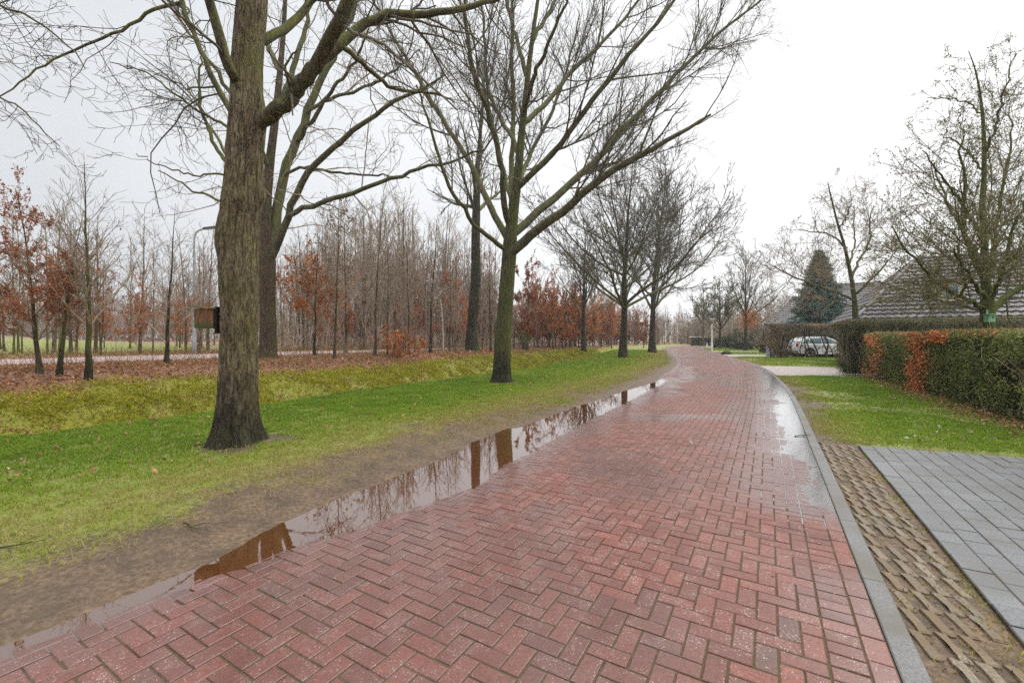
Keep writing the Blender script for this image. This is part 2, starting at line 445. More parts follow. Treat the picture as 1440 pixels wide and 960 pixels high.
def mat_stone(name, cols, scale=60, rough=0.6, spec=0.4, patch=None, bumpd=0.004):
    m, nt, b, _ = new_mat(name)
    co = coords(nt)
    n1 = noise(nt, co, scale, 5, 0.75); n2 = noise(nt, co, 2.5, 4)
    c = ramp(nt, n1, [(0.32, cols[0]), (0.5, cols[1]), (0.68, cols[2])])
    f = mixc(nt, math_(nt, 'MULTIPLY', attr(nt, 'rnd'), 0.5), c, cols[0])
    if patch: f = mixc(nt, framp(nt, n2, [(0.42, 0.0), (0.62, 0.8)]), f, patch)
    nt.links.new(f, b.inputs['Base Color'])
    nt.links.new(math_(nt, 'ADD', rough - 0.2, math_(nt, 'MULTIPLY', n2, 0.4)), b.inputs['Roughness'])
    b.inputs['Specular IOR Level'].default_value = spec
    nt.links.new(attr(nt, 'wet'), b.inputs['Coat Weight']); b.inputs['Coat Roughness'].default_value = 0.16
    bump(nt, b, n1, 0.4, bumpd)
    return m
M['kerb'] = mat_stone('kerb_concrete', [(0.075, 0.073, 0.072), (0.160, 0.158, 0.155), (0.275, 0.273, 0.267)], 90, 0.6, patch=(0.115, 0.104, 0.085))
M['grey_block'] = mat_stone('grey_block_paving', [(0.080, 0.083, 0.087), (0.140, 0.144, 0.150), (0.225, 0.229, 0.235)], 70, 0.62, 0.4, patch=(0.115, 0.113, 0.106))
M['zigzag'] = mat_stone('washed_concrete', [(0.085, 0.068, 0.050), (0.20, 0.165, 0.120), (0.34, 0.30, 0.24)], 80, 0.85, 0.25, patch=(0.150, 0.105, 0.060))
M['concrete'] = mat_stone('pale_concrete_paving', [(0.26, 0.23, 0.205), (0.34, 0.305, 0.275), (0.42, 0.385, 0.35)], 14, 0.7, 0.3, patch=(0.30, 0.255, 0.22))
M['lane'] = mat_stone('lane_paving', [(0.24, 0.165, 0.155), (0.33, 0.24, 0.225), (0.42, 0.32, 0.305)], 8, 0.55, 0.4, patch=(0.30, 0.235, 0.22))
M['joint'] = mat_stone('joint_sand', [(0.045, 0.030, 0.020), (0.095, 0.064, 0.043), (0.15, 0.105, 0.065)], 50, 0.85, 0.2, patch=(0.075, 0.065, 0.025))

def mat_water():
    m, nt, b, out = new_mat('puddle_water')
    nt.nodes.remove(b)
    fr = N(nt, 'ShaderNodeFresnel'); fr.inputs['IOR'].default_value = 1.75
    wv = noise(nt, coords(nt), 7.0, 3)
    bp = N(nt, 'ShaderNodeBump'); bp.inputs['Strength'].default_value = 0.025; bp.inputs['Distance'].default_value = 0.01
    nt.links.new(wv, bp.inputs['Height'])
    gl = N(nt, 'ShaderNodeBsdfGlossy'); gl.inputs['Roughness'].default_value = 0.015; gl.inputs['Color'].default_value = (0.97, 0.97, 0.98, 1)
    nt.links.new(bp.outputs[0], gl.inputs['Normal'])
    df = N(nt, 'ShaderNodeBsdfDiffuse'); df.inputs['Color'].default_value = (0.14, 0.052, 0.018, 1)
    tr = N(nt, 'ShaderNodeBsdfTransparent'); tr.inputs['Color'].default_value = (0.72, 0.52, 0.38, 1)
    m1 = N(nt, 'ShaderNodeMixShader'); m1.inputs[0].default_value = 0.45
    nt.links.new(df.outputs[0], m1.inputs[1]); nt.links.new(tr.outputs[0], m1.inputs[2])
    m2 = N(nt, 'ShaderNodeMixShader')
    fac = math_(nt, 'ADD', math_(nt, 'MULTIPLY', fr.outputs[0], 1.05), 0.10, True)
    nt.links.new(fac, m2.inputs[0])
    nt.links.new(m1.outputs[0], m2.inputs[1]); nt.links.new(gl.outputs[0], m2.inputs[2])
    nt.links.new(m2.outputs[0], out.inputs[0])
    return m
M['water'] = mat_water()
def mat_film():
    m, nt, b, out = new_mat('rain_film')
    nt.nodes.remove(b)
    fr = N(nt, 'ShaderNodeFresnel'); fr.inputs['IOR'].default_value = 1.75
    gl = N(nt, 'ShaderNodeBsdfGlossy'); gl.inputs['Roughness'].default_value = 0.13; gl.inputs['Color'].default_value = (0.97, 0.97, 0.98, 1)
    tr = N(nt, 'ShaderNodeBsdfTransparent'); tr.inputs['Color'].default_value = (0.86, 0.82, 0.80, 1)
    mx = N(nt, 'ShaderNodeMixShader')
    nt.links.new(math_(nt, 'ADD', math_(nt, 'MULTIPLY', fr.outputs[0], 1.5), 0.22, True), mx.inputs[0])
    nt.links.new(tr.outputs[0], mx.inputs[1]); nt.links.new(gl.outputs[0], mx.inputs[2]); nt.links.new(mx.outputs[0], out.inputs[0])
    return m
M['film'] = mat_film()

def mat_roof():
    m, nt, b, _ = new_mat('roof_tile')
    co = coords(nt)
    n1 = noise(nt, co, 3.0, 5, 0.7); n2 = noise(nt, co, 0.7, 3)
    c = ramp(nt, n1, [(0.3, (0.066, 0.059, 0.062)), (0.5, (0.115, 0.103, 0.106)), (0.7, (0.18, 0.163, 0.165))])
    c = mixc(nt, framp(nt, n2, [(0.5, 0.0), (0.7, 0.4)]), c, (0.12, 0.105, 0.08))
    c = mixc(nt, math_(nt, 'MULTIPLY', attr(nt, 'rnd'), 0.4), c, (0.06, 0.05, 0.055))
    nt.links.new(c, b.inputs['Base Color'])
    b.inputs['Roughness'].default_value = 0.55
    b.inputs['Specular IOR Level'].default_value = 0.6
    return m
M['roof'] = mat_roof()
M['wall_brick'] = simple('house_brick', (0.26, 0.17, 0.13), 0.8, 0.3, var=0.25, scale=12)
M['cream'] = simple('cream_paint', (0.72, 0.64, 0.47), 0.5, 0.4, var=0.08)
M['white'] = simple('white_paint', (0.78, 0.78, 0.76), 0.4, 0.5, var=0.05)
M['glass'] = simple('window_glass', (0.10, 0.15, 0.17), 0.05, 0.9, var=0.1)
M['grey_metal'] = simple('galvanised_steel', (0.36, 0.38, 0.40), 0.45, 0.5, 0.3, var=0.12)
M['dark_metal'] = simple('dark_grey_metal', (0.07, 0.075, 0.08), 0.4, 0.5, 0.2)
M['cabinet'] = simple('grey_cabinet', (0.29, 0.32, 0.36), 0.5, 0.4, var=0.08)
M['car_paint'] = simple('white_car_paint', (0.76, 0.77, 0.78), 0.16, 0.6, var=0.02)
M['rubber'] = simple('tyre_rubber', (0.022, 0.022, 0.023), 0.7, 0.3)
M['car_trim'] = simple('black_trim', (0.025, 0.025, 0.027), 0.4, 0.4)
M['rim'] = simple('alloy_rim', (0.46, 0.47, 0.49), 0.3, 0.5, 0.7)
M['tail'] = simple('tail_lamp', (0.32, 0.02, 0.018), 0.15, 0.6)
M['headlamp'] = simple('headlamp', (0.6, 0.62, 0.65), 0.1, 0.7)
M['box_green'] = simple('pale_green_paint', (0.20, 0.42, 0.27), 0.55, 0.4, var=0.1)
M['hole'] = simple('dark_hole', (0.012, 0.012, 0.012), 0.9, 0.1)
M['lamp_glass'] = simple('lamp_shade_plastic', (0.62, 0.58, 0.47), 0.3, 0.5, var=0.05)
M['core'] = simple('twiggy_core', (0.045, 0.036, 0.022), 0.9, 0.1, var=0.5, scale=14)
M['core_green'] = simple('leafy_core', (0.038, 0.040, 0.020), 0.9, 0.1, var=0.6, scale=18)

def mat_nestwood():
    m, nt, b, _ = new_mat('weathered_wood')
    co = coords(nt, (18, 18, 1.5))
    n1 = noise(nt, co, 3.0, 4, 0.6)
    c = ramp(nt, n1, [(0.3, (0.07, 0.028, 0.016)), (0.5, (0.16, 0.066, 0.032)), (0.7, (0.28, 0.14, 0.07))])
    sep = N(nt, 'ShaderNodeSeparateXYZ'); nt.links.new(coords(nt), sep.inputs[0])
    g = framp(nt, math_(nt, 'ADD', math_(nt, 'MULTIPLY', sep.outputs[2], 4.0), math_(nt, 'ADD', math_(nt, 'MULTIPLY', n1, 0.5), 0.4)), [(0.30, 1.0), (0.55, 0.0)])
    c = mixc(nt, g, c, (0.055, 0.062, 0.012))
    nt.links.new(c, b.inputs['Base Color']); b.inputs['Roughness'].default_value = 0.8
    return m
M['nest_wood'] = mat_nestwood()
M['spruce_twig'] = simple('spruce_twig_bark', (0.06, 0.07, 0.05), 0.8, 0.2, var=0.3)
M['old_wood'] = simple('grey_wood', (0.16, 0.14, 0.08), 0.8, 0.2, var=0.35, scale=20)
M['black_wood'] = simple('black_wood', (0.02, 0.016, 0.012), 0.8, 0.2, var=0.3)
# ------------------------------------------------------------------ camera, light, sky
def setup_view():
    cam = bpy.data.cameras.new('camera')
    co = bpy.data.objects.new('camera', cam); COL.objects.link(co)
    co.location = (0, 0, H); co.rotation_euler = (math.pi / 2, 0, 0)
    cam.sensor_width = 36.0; cam.lens = 36.0 * F / 1440.0
    cam.shift_y = -(480.0 - HZ) / 1440.0
    cam.clip_end = 3000; cam.clip_start = 0.05
    scene.camera = co
    w = bpy.data.worlds.new('World'); scene.world = w; w.use_nodes = True
    nt = w.node_tree
    for n in list(nt.nodes): nt.nodes.remove(n)
    out = N(nt, 'ShaderNodeOutputWorld'); bg = N(nt, 'ShaderNodeBackground')
    sky = N(nt, 'ShaderNodeTexSky'); sky.sky_type = 'NISHITA'; sky.sun_disc = False
    el, az = math.radians(52), math.radians(60)
    sky.sun_elevation = el; sky.sun_rotation = az
    sky.air_density = 1.0; sky.dust_density = 4.0
    # a closed winter cloud deck in front of the blue
    tc = N(nt, 'ShaderNodeTexCoord')
    sp = N(nt, 'ShaderNodeSeparateXYZ'); nt.links.new(tc.outputs['Generated'], sp.inputs[0])
    n1 = noise(nt, tc.outputs['Generated'], 1.6, 4, 0.5)
    az_f = math_(nt, 'ADD', math_(nt, 'MULTIPLY', sp.outputs[0], 0.5), 0.5)      # brighter towards the sun's side
    f = math_(nt, 'ADD', math_(nt, 'MULTIPLY', az_f, 0.55), math_(nt, 'MULTIPLY', n1, 0.55))
    cloud = ramp(nt, f, [(0.30, (19.0, 19.7, 20.5)), (0.52, (24.1, 24.6, 25.1)), (0.80, (30.5, 30.5, 30.5))])
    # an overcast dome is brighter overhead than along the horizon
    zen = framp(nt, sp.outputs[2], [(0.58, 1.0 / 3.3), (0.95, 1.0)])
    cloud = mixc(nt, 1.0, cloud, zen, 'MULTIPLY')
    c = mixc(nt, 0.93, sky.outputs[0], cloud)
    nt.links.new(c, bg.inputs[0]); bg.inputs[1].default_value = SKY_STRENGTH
    nt.links.new(bg.outputs[0], out.inputs[0])
    L = bpy.data.lights.new('sun', 'SUN'); L.energy = SUN_STRENGTH; L.angle = math.radians(60); L.color = (1.0, 0.97, 0.93)
    so = bpy.data.objects.new('sun', L); COL.objects.link(so)
    d = Vector((math.sin(az) * math.cos(el), math.cos(az) * math.cos(el), math.sin(el)))
    so.rotation_euler = d.to_track_quat('Z', 'Y').to_euler()
    so.location = d * 60
    vs = scene.view_settings
    scene.display_settings.display_device = 'sRGB'
    vs.view_transform = 'Standard'; vs.look = 'None'; vs.exposure = EXPOSURE; vs.gamma = 1.0; vs.use_curve_mapping = False
    cy = scene.cycles
    cy.max_bounces = 6; cy.diffuse_bounces = 3; cy.glossy_bounces = 3; cy.transmission_bounces = 3; cy.transparent_max_bounces = 6
    cy.use_denoising = USE_DENOISE
    try:
        cy.denoiser = 'OPENIMAGEDENOISE'; cy.denoising_input_passes = 'RGB_ALBEDO_NORMAL'; cy.denoising_prefilter = 'ACCURATE'
    except Exception: pass
    cy.caustics_reflective = False; cy.caustics_refractive = False
    scene.render.film_transparent = False
SKY_STRENGTH, SUN_STRENGTH, EXPOSURE, USE_DENOISE = 0.1, 1.5, 0.40, False
setup_view()

# ------------------------------------------------------------------ the road's own frame: s along the right kerb, t across to the left
KERB = np.array([(-4.16, -8.0), (-1.21, -3.0), (1.656, 1.857), (2.39, 3.103), (3.71, 5.346), (6.60, 10.3), (8.18, 13.2), (10.75, 18.3),
                 (13.4, 24.6), (16.7, 34.1), (20.8, 46.0), (23.6, 54.0), (28.0, 64.0), (36.0, 76.0), (50.0, 90.0), (75.0, 106.0)])
RW = 3.8
def _catmull(P, m=30):
    out = []
    for i in range(len(P) - 1):
        p0 = P[max(i - 1, 0)]; p1 = P[i]; p2 = P[i + 1]; p3 = P[min(i + 2, len(P) - 1)]
        for k in range(m):
            t = k / m
            # centripetal-ish: plain Catmull with tangents scaled to this segment
            d = np.linalg.norm(p2 - p1)
            m1 = (p2 - p0) / (np.linalg.norm(p2 - p0) + 1e-9) * d; m2 = (p3 - p1) / (np.linalg.norm(p3 - p1) + 1e-9) * d
            out.append((2*t**3-3*t**2+1)*p1 + (t**3-2*t**2+t)*m1 + (-2*t**3+3*t**2)*p2 + (t**3-t**2)*m2)
    out.append(P[-1])
    return np.array(out)
_c = _catmull(KERB)
_ds = np.r_[0, np.cumsum(np.linalg.norm(np.diff(_c, axis=0), axis=1))]
SMAX = _ds[-1]
S_ = np.linspace(0, SMAX, 600)
KX = np.interp(S_, _ds, _c[:, 0]); KY = np.interp(S_, _ds, _c[:, 1])
for _ in range(12):      # soften the joins
    KX[1:-1] = 0.25 * KX[:-2] + 0.5 * KX[1:-1] + 0.25 * KX[2:]; KY[1:-1] = 0.25 * KY[:-2] + 0.5 * KY[1:-1] + 0.25 * KY[2:]
_tx = np.gradient(KX, S_); _ty = np.gradient(KY, S_)
_l = np.hypot(_tx, _ty); _tx /= _l; _ty /= _l
# zero of s where the kerb passes the foot of the picture
S0 = np.interp(1.857, KY, S_)
SS = S_ - S0

def st2xy(s, t):
    s = np.asarray(s, float); t = np.asarray(t, float)
    x = np.interp(s, SS, KX); y = np.interp(s, SS, KY); a = np.interp(s, SS, _tx); b = np.interp(s, SS, _ty)
    return x - b * t, y + a * t

def xy2st(x, y):
    x = np.atleast_1d(np.asarray(x, float)); y = np.atleast_1d(np.asarray(y, float))
    s = np.empty_like(x); t = np.empty_like(x)
    for i in range(0, len(x), 20000):
        dx = x[i:i+20000, None] - KX[None]; dy = y[i:i+20000, None] - KY[None]
        k = np.argmin(dx * dx + dy * dy, axis=1)
        r = np.arange(len(k))
        ex, ey = dx[r, k], dy[r, k]
        s[i:i+20000] = SS[k] + ex * _tx[k] + ey * _ty[k]
        t[i:i+20000] = -ex * _ty[k] + ey * _tx[k]
    return s, t

def px_st(pts):
    P = np.array([gp(x, y) for x, y in pts]); return xy2st(P[:, 0], P[:, 1])

# left puddle: its outer bank (o, metres beyond the road's edge) and its inner shore (b, metres onto the bricks)
_so, _to = px_st([(0, 908), (150, 846), (300, 787), (400, 735), (480, 699), (560, 668), (640, 636), (700, 611), (790, 579), (860, 555), (900, 543), (918, 537.5), (932, 532)])
_si, _ti = px_st([(0, 919), (150, 862), (250, 822), (300, 803), (360, 790), (420, 765), (500, 747), (560, 722), (640, 692), (680, 673), (720, 647), (760, 624), (800, 604), (840, 583), (880, 566), (905, 553), (922, 543), (940, 534)])
def pud_o(s): return 0.05 * (fbm2(np.asarray(s, float).ravel(), np.zeros(np.size(s)), 1.6, 4, 12).reshape(np.shape(s)) - 0.5) + np.interp(s, np.r_[-6, _so, _so[-1] + 0.8, 200], np.r_[0.02, _to - RW, -0.12, -0.12])
def pud_b(s): return 0.10 * (fbm2(np.asarray(s, float).ravel(), np.ones(np.size(s)), 1.3, 4, 13).reshape(np.shape(s)) - 0.5) + np.interp(s, np.r_[-6, _si, _si[-1] + 0.8, 200], np.r_[0.03, RW - _ti, -0.10, -0.10])
ZW = -0.012
# right-hand wet strips along the kerb: width of water on the bricks by s
_sr, _tr = px_st([(1196, 735), (1160, 716), (1112, 706), (1112, 690), (1128, 672), (1136, 652), (1110, 640), (1098, 622), (1090, 600), (1089, 591), (1104, 585), (1086, 579), (1082, 572), (1096, 566), (1082, 558), (1086, 548), (1075, 541), (1079, 534), (1068, 527), (1069, 520), (1058, 514)])
_k = np.argsort(_sr)
def pud_r(s): return 0.30 * (fbm2(np.asarray(s, float).ravel(), np.full(np.size(s), 2.0), 1.9, 3, 14).reshape(np.shape(s)) - 0.58) + np.interp(s, np.r_[-6, _sr[_k][0] - 0.15, _sr[_k], _sr[_k][-1] + 1.0, 200], np.r_[-1.0, -0.9, _tr[_k], -0.9, -1.0])

def road_z(s, t):
    """lie of the paving: level, sinking to the gutter where the puddles stand"""
    b = RW - t - pud_b(s)
    z = np.minimum(0.0, ZW + 0.040 * b)
    z = np.maximum(z, -0.05)
    r = t - pud_r(s)
    z2 = np.minimum(0.0, -0.0045 + 0.022 * r)
    z2 = np.maximum(z2, -0.013)
    return np.minimum(z, z2)

def wetness(x, y, s, t):
    n = fbm2(x, y, 0.9, 4, 5)
    w = sstep(0.7, 0.0, (RW - t) - pud_b(s) + 0.5 * (n - 0.5)) * 0.9
    w = np.maximum(w, sstep(0.9, 0.0, t - pud_r(s) + 0.9 * (n - 0.5)))
    w = np.maximum(w, sstep(0.48, 0.66, n) * 0.7)
    return np.clip(w, 0, 1)

# ------------------------------------------------------------------ ground height and cover
def bank_h(s): return np.interp(s, [-20, 0, 15, 30, 60, 120], [0.66, 0.65, 0.6, 0.45, 0.12, 0.05])

LANE_D0, LANE_D1 = 14.6, 20.6
DRV_T0 = -0.56          # the grey driveway begins here (t), right of kerb band and zigzag strip
_de = gp(1202, 625)
_ds0, _dt0 = xy2st(*_de); DRV_S1 = float(_ds0[0])
def drv_edge(t): return DRV_S1 + 0.145 * (DRV_T0 - t)         # far edge of the driveway

def ground_z(x, y, rough=True):
    x = np.atleast_1d(np.asarray(x, float)); y = np.atleast_1d(np.asarray(y, float))
    s, t = xy2st(x, y)
    d = t - RW
    hb = bank_h(s)
    z = np.zeros_like(x)
    # left verge, ditch, bank
    o = pud_o(s)
    e_ = d - o
    verge = np.where(e_ < 0, np.maximum(ZW + 0.35 * e_, -0.10), np.minimum(ZW + 0.075 * e_, 0.045))
    wob = (fbm2(x, y, 0.9, 3, 11) - 0.5)
    dd = d + wob * 0.5
    prof = np.interp(dd, [5.7, 6.3, 6.9, 7.3, 8.2, 9.0, 9.8, 10.8, 12.2, 14.0, 14.6],
                     [0, -0.16, -0.62, -0.70, -0.16, 0.42, 0.78, 1.06, 1.05, 1.0, 1.0])
    prof = np.where(prof > 0, prof * hb, prof)
    zl = np.where(d > 5.4, verge * sstep(7, 5.7, d) + prof, verge)
    zl = np.where(d > 14, hb - 0.02 * sstep(14, 14.6, d), zl)
    far = np.clip(d - (LANE_D1 + 1.0), 0, None)
    zl = np.where(d > LANE_D1, hb + np.minimum(0.022 * far, 1.7) * np.interp(s, [10, 45], [1.0, 0.25]), zl)
    z = np.where(d > -0.5, zl, z)
    # right lawn
    zr = np.interp(-t, [0.0, 0.12, 0.3, 1.0, 4.0, 9.0], [-0.03, -0.03, -0.004, 0.03, 0.05, 0.05])
    strip = (-t > 0.1) & (-t < 0.60) & (s < DRV_S1 - 0.1)
    zr = np.where(strip, -0.024, zr)
    on_drv = (t < DRV_T0 + 0.02) & (s < drv_edge(t) + 0.02)
    zr = np.where(on_drv, -0.03, zr)
    z = np.where(t < 0, zr, z)
    # under the paving
    z = np.where((t >= 0.0) & (d <= -0.5), -0.12, z)
    if rough:
        near = sstep(40, 8, np.hypot(x, y))
        n = fbm2(x, y, 2.2, 4, 3) - 0.5; n2 = fbm2(x, y, 9.0, 3, 4) - 0.5
        amp = np.where(d > 5.6, 0.10, np.where(d > 0, 0.018 + 0.03 * sstep(0, 2.5, d), np.where(on_drv, 0.0, np.where(strip, 0.012, 0.022))))
        amp = np.where((t >= 0) & (d <= 0), 0.012, amp)
        z = z + amp * (n + 0.45 * n2) * (0.4 + 0.6 * near)
        rut = fbm2(s * 0.35, d * 2.2, 2.0, 3, 15) - 0.5
        z = z + np.where((d > 0.05) & (d < 3.0), 0.07 * rut * sstep(0.05, 0.4, d) * sstep(3.0, 1.2, d), 0)
    # paved strips that cross the lawns sit on level ground
    for (sa, sb, ta, tb) in PADS:
        inside = (s > sa - 0.1) & (s < sb + 0.1) & (t < ta) & (t > tb)
        z = np.where(inside, -0.02, z)
    lane_in = (d > LANE_D0 - 0.1) & (d < LANE_D1 + 0.1)
    z = np.where(lane_in, hb - 0.04, z)
    return z

def _pad(y0, y1, xa):
    s0, t0 = px_st([(xa, y0)]); s1, t1 = px_st([(xa, y1)])
    return (float(min(s0[0], s1[0])), float(max(s0[0], s1[0])))
_p1 = _pad(528.5, 515.5, 1110); _p2 = _pad(502.0, 499.0, 1045); _p3 = _pad(495.0, 493.6, 1003)
PADS = [(_p1[0], _p1[1], -0.10, -9.0), (_p2[0], _p2[1] + 0.3, -0.10, -9.0), (_p3[0], _p3[1] + 0.4, -0.10, -7.0)]

def ground_at(x, y): return float(ground_z([x], [y])[0])

def on_ground(px, py, dmin=3.0, dmax=300.0):
    """where the sight line through photo pixel (px, py) meets the ground"""
    Z = np.geomspace(dmin, dmax, 1500)
    X = (px - CX) / F * Z; zz = H - (py - HZ) / F * Z
    g = ground_z(X, Z, False)
    k = np.argmax(g >= zz) if np.any(g >= zz) else len(Z) - 1
    return np.array([X[k], Z[k], g[k]])

def axis(lo, hi, a, b, step, grow=1.09):
    mid = list(np.arange(a, b + 1e-6, step))
    up, v, st = [], b, step
    while v < hi: st *= grow; v += st; up.append(v)
    dn, v, st = [], a, step
    while v > lo: st *= grow; v -= st; dn.append(v)
    return np.array(dn[::-1] + mid + up)

def build_ground():
    xs = axis(-700, 700, -8.5, 9.0, 0.06, 1.05); ys = axis(-60, 1400, 1.2, 12.0, 0.06, 1.035)
    X, Y = np.meshgrid(xs, ys)
    x, y = X.ravel(), Y.ravel()
    z = ground_z(x, y)
    s, t = xy2st(x, y); d = t - RW
    n = fbm2(x, y, 0.55, 4, 21); n2 = fbm2(x, y, 2.6, 3, 22)
    grass = np.zeros_like(x); moss = np.zeros_like(x); lit = np.zeros_like(x)
    mudw = -0.10 + 1.3 * (n - 0.5) + 0.9 * (n2 - 0.5)
    grass = np.where(d > 0, sstep(0.1, 0.5, d) * sstep(mudw - 0.2, mudw + 2.5, d) * sstep(7.2, 6.2, d), grass)
    for tx, ty, r in ((-3.62, 5.84, 0.50), (-0.33, 13.4, 0.50)):  # grass thins to bare soil at the trunks, standing in for contact shade
        grass = grass * sstep(r * 0.6, r * 1.4, np.hypot(x - tx - 0.12, y - ty + 0.05) + 0.9 * (n2 - 0.5))
    moss = np.where(d > 5.8, sstep(6.0, 6.8, d) * sstep(9.9, 8.9, d + 1.6 * (n - 0.5)), 0)
    lit = np.where(d > 8.2, sstep(8.9, 9.7, d + 1.6 * (n - 0.5)) * sstep(LANE_D1 + 2.5, LANE_D1 + 1.5, d), 0)
    woods = sstep(20, 30, s + 0.4 * (d - 20))
    grass = np.where(d > LANE_D1 + 1.0, sstep(LANE_D1 + 1.0, LANE_D1 + 2.6, d) * (1 - 0.75 * woods), grass)
    lit = np.where(d > LANE_D1 + 1.0, np.maximum(lit, woods * 0.8), lit)
    rl = -t
    grass = np.where(rl > 0.05, sstep(0.15, 0.75, rl + 0.9 * (n - 0.5) + 0.5 * (n2 - 0.5)), grass)
    strip = (rl > 0.05) & (rl < 0.62) & (s < DRV_S1)
    grass = np.where(strip, 0.12, grass)
    bed = sstep(0.55, 0.1, hedge_dist(x, y))
    lit = np.where(rl > 0.05, np.maximum(lit, bed), lit)
    cover = np.stack([grass, moss, lit, np.ones_like(x)], 1)
    ny, nx = X.shape
    idx = np.arange(nx * ny).reshape(ny, nx)
    Q = np.stack([idx[:-1, :-1], idx[:-1, 1:], idx[1:, 1:], idx[1:, :-1]], 2).reshape(-1, 4)
    me = mesh_np('ground', np.stack([x, y, z], 1), Q, attrs={'cover': cover}, smooth=True)
    tag(obj('ground', me, M['ground']), kind='structure')

# front hedge line on the lawn (base of its face), used for the leaf bed under it
HEDGE_A = gp(1440, 600); HEDGE_B = gp(1216, 530)
_hd = (HEDGE_B - HEDGE_A) / np.linalg.norm(HEDGE_B - HEDGE_A)
HEDGE_A = HEDGE_A - _hd * 2.6
HEDGE_N = np.array([_hd[1], -_hd[0]])      # away from the road
def hedge_dist(x, y):
    px = np.asarray(x) - HEDGE_A[0]; py = np.asarray(y) - HEDGE_A[1]
    L = np.linalg.norm(HEDGE_B - HEDGE_A)
    u = np.clip(px * _hd[0] + py * _hd[1], 0, L)
    return np.hypot(px - u * _hd[0] - HEDGE_N[0] * 0.35, py - u * _hd[1] - HEDGE_N[1] * 0.35)

# ------------------------------------------------------------------ laid blocks
def blocks(rects, z, rnd, conv, bevel=0.006, depth=0.02, tilt=0.0012, seed=1, zfun=None, wetfun=None):
    """rects (n,4) s0,s1,t0,t1 -> mesh arrays of bevelled blocks following conv(s,t)"""
    rg = np.random.default_rng(seed)
    n = len(rects)
    s0, s1, t0, t1 = rects.T
    def ring(ins):
        return (np.stack([s0 + ins, s1 - ins, s1 - ins, s0 + ins], 1), np.stack([t0 + ins, t0 + ins, t1 - ins, t1 - ins], 1))
    dz = (z[:, None] + rg.normal(0, tilt, (n, 4)))
    parts = []; S_all = []; T_all = []
    for ins, zo in ((bevel, 0.0), (0.0, -bevel * 0.8), (0.0, -depth)):
        S, T = ring(ins)
        x, y = conv(S, T)
        base = zfun(S.ravel(), T.ravel()).reshape(S.shape) if zfun else 0
        parts.append(np.stack([x, y, dz + zo + base], 2)); S_all.append(S); T_all.append(T)
    V = np.stack(parts, 1)            # n,3,4,3
    idx = np.arange(n * 12).reshape(n, 3, 4)
    Q = [idx[:, 0, ::-1]] if False else []
    top = idx[:, 0, :]
    qs = [top]
    for r in range(2):
        for i in range(4):
            j = (i + 1) % 4
            qs.append(np.stack([idx[:, r, i], idx[:, r + 1, i], idx[:, r + 1, j], idx[:, r, j]], 1))
    Q = np.concatenate(qs)
    V = V.reshape(-1, 3)
    # orient the tops upward
    a, b_, c = V[Q[0, 0]], V[Q[0, 1]], V[Q[0, 2]]
    if np.cross(b_ - a, c - a)[2] < 0: Q = Q[:, ::-1]
    at_ = {'rnd': np.repeat(rnd, 12)}
    if wetfun is not None:
        S = np.stack(S_all, 1).reshape(-1); T = np.stack(T_all, 1).reshape(-1)
        at_['wet'] = wetfun(V[:, 0], V[:, 1], S, T)
    return V, Q, at_

def sheet(name, srange, tvals, zfun, mat, ds=0.12, kind='structure', attrs=None, conv=None):
    S = np.arange(srange[0], srange[1] + ds, ds)
    SG, TG = np.meshgrid(S, np.asarray(tvals, float))
    s, t = SG.ravel(), TG.ravel()
    x, y = (conv or st2xy)(s, t)
    z = zfun(s, t, x, y)
    a, b = SG.shape
    idx = np.arange(a * b).reshape(a, b)
    Q = np.stack([idx[:-1, :-1], idx[:-1, 1:], idx[1:, 1:], idx[1:, :-1]], 2).reshape(-1, 4)
    V = np.stack([x, y, z], 1)
    if np.cross(V[Q[0, 1]] - V[Q[0, 0]], V[Q[0, 2]] - V[Q[0, 0]])[2] < 0: Q = Q[:, ::-1]
    me = mesh_np(name, V, Q, attrs=attrs(s, t, x, y) if attrs else None, smooth=True)
    o = obj(name, me, mat)
    return tag(o, kind=kind) if kind else o

